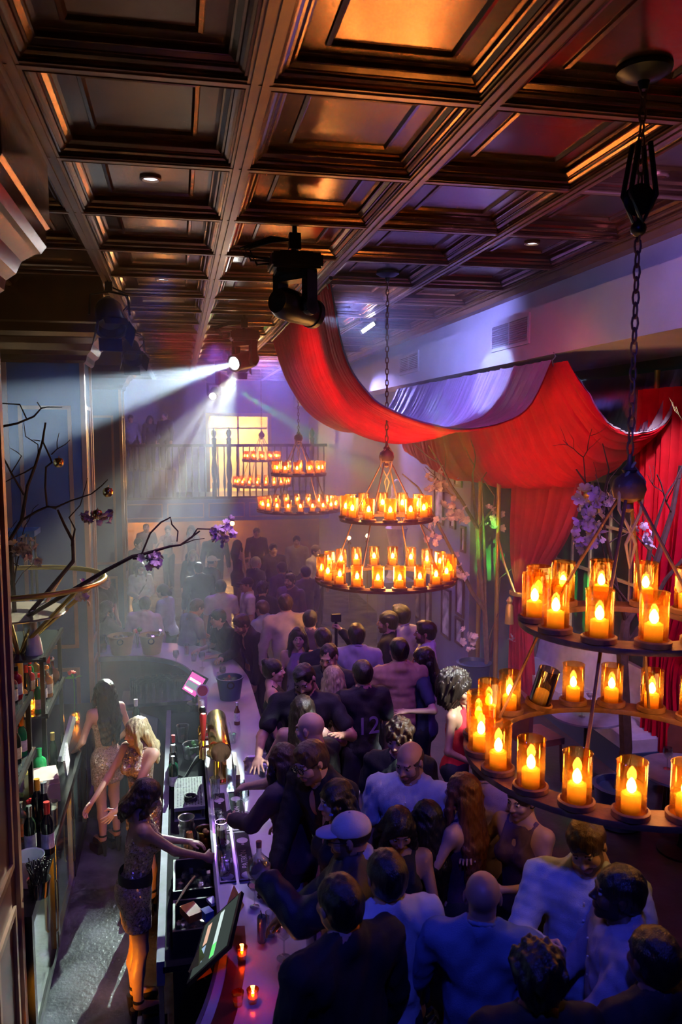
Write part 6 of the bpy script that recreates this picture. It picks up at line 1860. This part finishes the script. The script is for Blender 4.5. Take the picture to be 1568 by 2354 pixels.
o, hnd = person((0.82, 3.84, 2.2), 284, 1.80, 'man in a white cap and fleece-collared jacket raising a small bottle', 'm', 'tan', ('short', 'dark'), ('puffer', (.02, .02, .035)), q=0, cap=cloth((.62, .58, .60)), glasses=M_black, arms={'L': (-.05, .42, 1.40), 'R': (.22, .35, 1.05)}, hands=('grip', 'relax'), head=(0, 6, 0), collar=cloth((.55, .58, .66)), beard=True)
bp_ = hnd('L', (0, .075, -.045))
bottle('round', B_clear, (bp_[0], bp_[1], bp_[2] - .06), 'clear round-bellied bottle raised by the capped man', mat('cork', (.4, .2, .1), .8))
MB().tube([(0, .005, .012), (0, .02, .016), (0, .02, .010)], .006, 5).build('cap_emblem', mat('blue_thread', (.03, .15, .5), .6), o).location = (0, 0, -5) if False else (0, .085, 1.80 * .98)
person((1.45, 5.15, 2.16), 205, 1.76, 'young man with curly brown hair in a black t-shirt, looking down', 'm', 'fair', ('curly', 'brown'), ('tee', BLK), q=0, head=(12, 16, 0), smile=True)
person((1.38, 4.67, 2.2), 208, 1.80, 'balding man in a white polo shirt', 'm', 'light', ('ring', 'brown'), ('polo', WHITE), q=0, head=(18, 16, 0), beard=True, build=1.12, smile=True)
person((2.29, 6.25, 2.14), 122, 1.68, 'woman with a round curly afro in a red halter top', 'f', 'tan', ('afro', 'dark'), ('halter', (.62, .015, .03)), q=0, arms={'R': (.2, .2, 1.05), 'L': (-.16, .3, 1.1)}, head=(6, 4, 0))
person((2, 7.09, 2.2), 358, 1.82, 'man in a tan sweater seen from behind with a hand on his back', 'm', 'light', ('short', 'black'), ('long', (.40, .25, .15)), q=0, build=1.08)
person((2.24, 7.12, 2.1), 296, 1.70, 'smiling dark-haired woman in navy with her arm round the man in tan', 'f', 'light', ('long', 'black'), ('tee', NAVY), q=0, head=(-10, 6, -10), arms={'L': (-.34, .10, 1.20), 'R': (.2, .25, 1.1)}, hands=('spread', 'relax'), smile=True)
person((2.38, 8.38, 2.24), 325, 1.84, 'tall dark-haired man in a pale grey shirt behind the man in tan', 'm', 'tan', ('quiff', 'black'), ('shirt', (.42, .40, .42)), q=1)
person((2.5, 7.84, 2.18), 285, 1.78, 'bearded man in a white shirt looking left near the pictures', 'm', 'tan', ('quiff', 'black'), ('shirt', WHITE), q=1, beard=True)
person((2.21, 8.28, 2.2), 290, 1.80, 'bearded man in profile just left of the tall man in grey', 'm', 'light', ('short', 'black'), ('long', BLK), q=1, beard=True)
person((1.63, 4.34, 2.14), 318, 1.72, 'woman with long straight auburn hair in a dark tank top', 'f', 'fair', ('waist', 'auburn'), ('tank', (.05, .02, .06)), q=0, arms={'L': (-.20, .30, 1.25)})
person((1.4, 4.32, 1.97), 340, 1.58, 'woman with long black hair lifting a ringed hand to her hair', 'f', 'tan', ('waist', 'black'), ('tank', BLK), q=0, arms={'R': (.16, .12, 1.50), 'L': (-.2, .25, 1.1)}, hands=('relax', 'grip'))
o, hnd = person((1.17, 4.1, 2.04), 186, 1.64, 'woman with centre-parted black hair looking down at her phone', 'f', 'tan', ('parted', 'black'), ('tank', BLK), q=0, head=(0, 26, 0), arms={'L': (-.12, .34, 1.10), 'R': (.14, .30, 1.12)}, hands=('grip', 'relax'), smile=True)
tag(MB().obox((0, 0, 0), (.07, .145, .009), Matrix.Rotation(R(35), 3, 'X')).build('phone', M_matte, None, hnd('L', (0, .08, -.035)), smooth=False), 'dark phone held low by the black-haired woman', 'phone')
person((1.31, 3.22, 2.18), 22, 1.78, 'bald man in a blue denim shirt seen from behind', 'm', 'tan', None, ('shirt', DENIM), q=0, arms={'L': (-.28, .28, 1.05)}, build=1.05)
o, hnd = person((1.89, 3.41, 2.24), 212, 1.86, 'laughing bearded man in a pale blue shirt holding a tumbler', 'm', 'fair', ('short', 'brown'), ('shirt', (.48, .55, .68)), q=0, arms={'R': (.16, .36, 1.30), 'L': (-.2, .25, 1.05)}, hands=('relax', 'grip'), head=(8, 22, 12), beard=True, smile=True, build=1.15)
gp = hnd('R', (0, .08, -.045)); glassware('rocks', (gp[0], gp[1], gp[2] - .045), 'iced tumbler held by the laughing man', ice=True)
person((1.91, 3.07, 2.22), 288, 1.82, 'dark-skinned man in a pale satin shirt laughing with the bearded man', 'm', 'dark', ('short', 'black'), ('shirt', (.40, .36, .46)), q=0, arms={'L': (-.12, .36, 1.1), 'R': (.2, .3, 1.0)}, head=(0, -4, 0), smile=True, build=1.08, beard=True)
person((0.91, 3.41, 2.2), 352, 1.82, 'man in a white long-sleeved t-shirt seen from behind', 'm', 'tan', ('short', 'black'), ('long', (.62, .62, .66)), q=0, build=1.08, arms={'R': (.30, .05, .90)})
person((0.64, 3.19, 2.26), 335, 1.86, 'man in a black sweater nearest the camera, back turned', 'm', 'light', ('short', 'black'), ('long', BLK), q=0, build=1.2, lean=6)
person((1.31, 2.66, 2.2), 8, 1.80, 'person with spiky curly black hair in the dark foreground', 'm', 'brown', ('curly', 'black'), ('long', BLK), q=0)
person((1.81, 2.66, 2.2), 350, 1.80, 'dark-haired person in black at the lower right corner', 'm', 'brown', ('short', 'black'), ('long', BLK), q=0)
o, hnd = person((1.95, 4.23, 2.1), 236, 1.70, 'woman with long nails holding a silver clutch below the nearest chandelier', 'f', 'light', ('bun', 'dark'), ('tank', (.10, .05, .14)), q=0, arms={'R': (.22, .24, 1.26), 'L': (-.06, .30, 1.18)}, hands=('grip', 'relax'), head=(6, 10, 0))
cp = hnd('L', (0, .06, -.05))
tag(MB().lathe([(.001, -.05), (.045, -.048), (.05, -.04), (.05, .04), (.045, .048), (.001, .05)], n=14, mtx=Matrix.Rotation(R(70), 3, 'Y') @ Matrix.Diagonal((.6, 1, 1.3))).build('clutch_bag', MATS['silver_leather'], None, cp), 'small silver clutch held below the nearest chandelier', 'bag')
person((1.87, 4.62, 2.16), 20, 1.76, 'man in a lilac shirt turned away under the nearest chandelier', 'm', 'tan', ('short', 'dark'), ('shirt', (.42, .28, .42)), q=1)
# middle crowd
person((1.31, 7.07, 2.2), 212, 1.80, 'man with a buzz cut looking down, dark jacket', 'm', 'tan', ('buzz', 'dark'), ('blazer', BLK), q=1, head=(0, 18, 0))
person((1.32, 6.85, 2.06), 18, 1.66, 'woman with long straight light brown hair in front of the buzz-cut man', 'f', 'light', ('waist', 'highlight'), ('tank', BLK), q=1)
o, hnd = person((1.54, 6.64, 2.16), 352, 1.76, 'person in a black jersey numbered 12 seen from behind', 'm', 'tan', ('short', 'black'), ('tee', BLK), q=1)
text_mesh('12', .22, mat('lilac_number', (.20, .15, .27), .6), o, (0, -.150, 1.20), (R(90), 0, 0), .004)
o, hnd = person((1.42, 7.93, 2.14), 350, 1.74, 'person raising a hand with a camera stick before the middle chandelier', 'm', 'light', ('short', 'dark'), ('long', BLK), q=1, arms={'R': (.30, .22, 1.62)}, hands=('relax', 'grip'))
gp = hnd('R')
cg = empty('camera_stick', gp, 'black handheld camera stick raised above the crowd', 'camera'); MB().lathe([(.016, -.22), (.018, .06), (.012, .08)], n=10).build('grip', M_matte, cg); MB().box(-.05, .05, -.03, .03, .08, .16).lathe([(.022, 0), (.022, .04)], (0, .03, .12), 12, Matrix.Rotation(R(-90), 3, 'X')).build('camera_body', M_matte, cg, smooth=False)
person((1.76, 7.85, 2.18), 10, 1.78, 'person in a light grey shirt left of the tall man in grey', 'm', 'light', ('quiff', 'dark'), ('shirt', (.42, .42, .48)), q=1)
person((1.22, 8.3, 2.06), 190, 1.66, 'woman with loose dark hair facing the camera behind the hugging couple', 'f', 'light', ('long', 'dark'), ('tank', (.25, .18, .28)), q=1)
person((0.83, 7.31, 2.02), 98, 1.62, 'woman in profile with tied-back dark hair and choker, left of the hugging man', 'f', 'light', ('bun', 'black'), ('tank', BLK), q=1)
person((0.72, 10.27, 1.72), 242, 1.84, 'man in a black blazer leaning down over the far bar corner', 'm', 'tan', ('quiff', 'dark'), ('blazer', BLK), q=1, lean=26, head=(0, 16, 0), arms={'R': (.14, .5, 1.12)}, beard=True, floor=0.0)
person((1.12, 11.19, 1.74), 318, 1.76, 'man in a light blue denim shirt behind the man in the blazer', 'm', 'light', ('short', 'brown'), ('shirt', (.26, .34, .55)), q=1, lean=8, floor=0.0)
person((1.24, 9.54, 2.18), 350, 1.78, 'broad man in a beige sweater seen from behind', 'm', 'light', ('short', 'brown'), ('long', (.52, .40, .40)), q=1, build=1.18, lean=8)
person((1.78, 13, 1.8), 222, 1.80, 'man with a dark moustache facing left behind the beige sweater', 'm', 'light', ('quiff', 'dark'), ('shirt', (.10, .04, .12)), q=1, beard=True, floor=0.0)
person((1.45, 8.93, 2.1), 20, 1.70, 'person in dark purple left of the raised camera stick', 'm', 'light', ('short', 'dark'), ('long', (.10, .05, .13)), q=2)
person((1.05, 12.86, 1.78), 262, 1.78, 'man in a black cap and white t-shirt in profile', 'm', 'tan', ('short', 'dark'), ('tee', WHITE), q=1, cap=cloth(BLK), floor=0.0)
person((0.62, 12.79, 1.78), 0, 1.78, 'dark-haired man in a white t-shirt seen from behind', 'm', 'light', ('short', 'black'), ('tee', (.60, .58, .62)), q=1, lean=8, floor=0.0)
person((0.25, 11.55, 1.7), 62, 1.78, 'man in a grey t-shirt bending over the far bar', 'm', 'light', ('short', 'brown'), ('tee', GREY), q=1, lean=20, head=(0, 16, 0), arms={'L': (-.2, .38, 1.12), 'R': (.2, .38, 1.12)}, floor=0.0)
person((0.47, 10.8, 1.68), 248, 1.78, 'man in a black t-shirt with his arms on the far bar', 'm', 'light', ('short', 'black'), ('tee', BLK), q=1, lean=20, arms={'L': (-.2, .42, 1.12), 'R': (.2, .42, 1.12)}, floor=0.0)
person((-0.53, 11.9, 1.66), 8, 1.74, 'man in a white shirt with dark hair behind the gold buckets', 'm', 'tan', ('short', 'dark'), ('shirt', (.62, .58, .62)), q=1, lean=10, side=4, floor=0.0)
o, hnd = person((-0.76, 15.42, 1.7), 168, 1.68, 'dark-haired woman in a white shirt with a black bag strap, lit by the beam', 'f', 'fair', ('long', 'dark'), ('shirt', WHITE), q=1, arms={'L': (-.08, .28, 1.1), 'R': (.1, .28, 1.08)}, floor=0.0)
MB().tube([(-.12, .02, 1.40), (-.06, .135, 1.25), (.06, .14, 1.08), (.17, .06, .93)], .012, 6).build('bag_strap', M_matte, o)
person((-1.27, 13.77, 1.76), 120, 1.76, 'man with a shaved head in a dark t-shirt beside the blue column', 'm', 'red', ('buzz', 'dark'), ('tee', BLK), q=1, floor=0.0)
person((-1.09, 12.05, 1.62), 70, 1.66, 'dark figure with a lit hand between the column and the red jug', 'f', 'light', ('lob', 'black'), ('long', (.10, .13, .10)), q=1, arms={'R': (.1, .35, 1.35)}, floor=0.0)
person((-0.31, 13.13, 1.68), 300, 1.68, 'person in pale blue behind the white-shirted man', 'f', 'light', ('pony', 'dark'), ('long', (.36, .42, .58)), q=2, lean=10, floor=0.0)
person((0.31, 14.73, 1.76), 340, 1.76, 'black-haired person in a black sweater in the far crowd', 'm', 'light', ('short', 'black'), ('long', BLK), q=2, build=1.15, lean=8, floor=0.0)
person((0.59, 15.41, 1.76), 60, 1.76, 'person in a white cap in the far crowd', 'm', 'light', ('short', 'black'), ('long', (.06, .05, .08)), q=2, cap=cloth((.75, .78, .72)), floor=0.0)
person((1.41, 15.13, 1.76), 60, 1.76, 'man with pale grey hair in the far crowd', 'm', 'fair', ('short', 'grey'), ('long', (.05, .06, .06)), q=2, floor=0.0)
person((1.91, 16.56, 1.8), 170, 1.80, 'smiling dark-haired man lit from above in the far crowd', 'm', 'fair', ('quiff', 'black'), ('shirt', BLK), q=2, smile=True, floor=0.0)
person((1.3, 12.78, 1.72), 30, 1.72, 'dark-haired person right of the capped man', 'm', 'light', ('curly', 'black'), ('long', BLK), q=2, floor=0.0)
person((1.83, 14.54, 1.74), 330, 1.74, 'dark-haired person in plum behind the moustached man', 'm', 'tan', ('short', 'black'), ('long', (.09, .04, .12)), q=2, floor=0.0)
person((1.23, 17.56, 1.7), 50, 1.70, 'woman with bare arms in a short dark dress in the far crowd', 'f', 'light', ('long', 'black'), ('dress', (.03, .02, .03)), q=2, bare_legs=True, heels=.06, arms={'L': (-.1, .35, 1.25)}, floor=0.0)
person((0.24, 16.97, 1.66), 190, 1.66, 'woman with fair hair in the far crowd left of the black sweater', 'f', 'light', ('long', 'blonde'), ('long', (.08, .1, .1)), q=2, floor=0.0)
person((-0.92, 18.13, 1.78), 140, 1.78, 'dark-haired man in black above the woman in the white shirt', 'm', 'light', ('short', 'black'), ('long', BLK), q=2, floor=0.0)
person((-0.32, 21.07, 1.74), 185, 1.70, 'person with raised hands in the orange light under the gallery', 'f', 'light', ('bun', 'brown'), ('tank', (.3, .12, .06)), q=2, arms={'L': (-.2, .3, 1.3), 'R': (.2, .3, 1.3)}, floor=0.0)
person((-0.88, 21.39, 1.74), 170, 1.74, 'left person in the orange light under the gallery', 'm', 'light', ('buzz', 'brown'), ('tee', (.16, .1, .08)), q=2, floor=0.0)
person((0.28, 20.76, 1.74), 200, 1.74, 'person in the orange light right of the raised hands', 'f', 'tan', ('long', 'brown'), ('tank', (.25, .1, .05)), q=2, floor=0.0)
person((0.8, 18.89, 1.82), 175, 1.82, 'broad man in black under the blossom twig', 'm', 'light', ('short', 'black'), ('long', BLK), q=2, build=1.2, floor=0.0)
person((1.86, 19.7, 1.76), 180, 1.76, 'dark standing figure left of the third chandelier', 'm', 'light', ('short', 'dark'), ('long', (.06, .05, .06)), q=2, floor=0.0)
person((2.58, 17.72, 1.8), 190, 1.80, 'man in a pale grey shirt in the far crowd below the third chandelier', 'm', 'light', ('short', 'dark'), ('shirt', (.5, .5, .48)), q=2, floor=0.0)
person((2.75, 16.13, 1.8), 140, 1.80, 'man in white lit brightly left of the middle chandelier', 'm', 'fair', ('short', 'brown'), ('shirt', (.72, .74, .70)), q=2, floor=0.0)
person((2.19, 13.98, 1.74), 340, 1.74, 'dark-haired person in plum at the left rim of the middle chandelier', 'm', 'tan', ('short', 'black'), ('long', (.09, .05, .12)), q=2, floor=0.0)
ZF[0] = 0.0
# gallery guests
person(((-0.4, 24.9, 4.78)[0], 24.9, 4.70), 210, 1.76, 'dark-haired man leaning on the far gallery rail', 'm', 'light', ('quiff', 'black'), ('long', (.06, .06, .09)), q=2, seated=True)
person(((-0.84, 25.1, 4.57)[0], 25.1, 4.60), 160, 1.70, 'figure in dark clothes left of the man on the gallery', 'f', 'light', ('long', 'dark'), ('long', (.04, .05, .08)), q=2, seated=True)
person(((-1.41, 25, 4.61)[0], 25.0, 4.62), 170, 1.72, 'pale-shirted figure farthest left on the gallery', 'm', 'light', ('short', 'dark'), ('shirt', (.3, .3, .36)), q=2, seated=True)
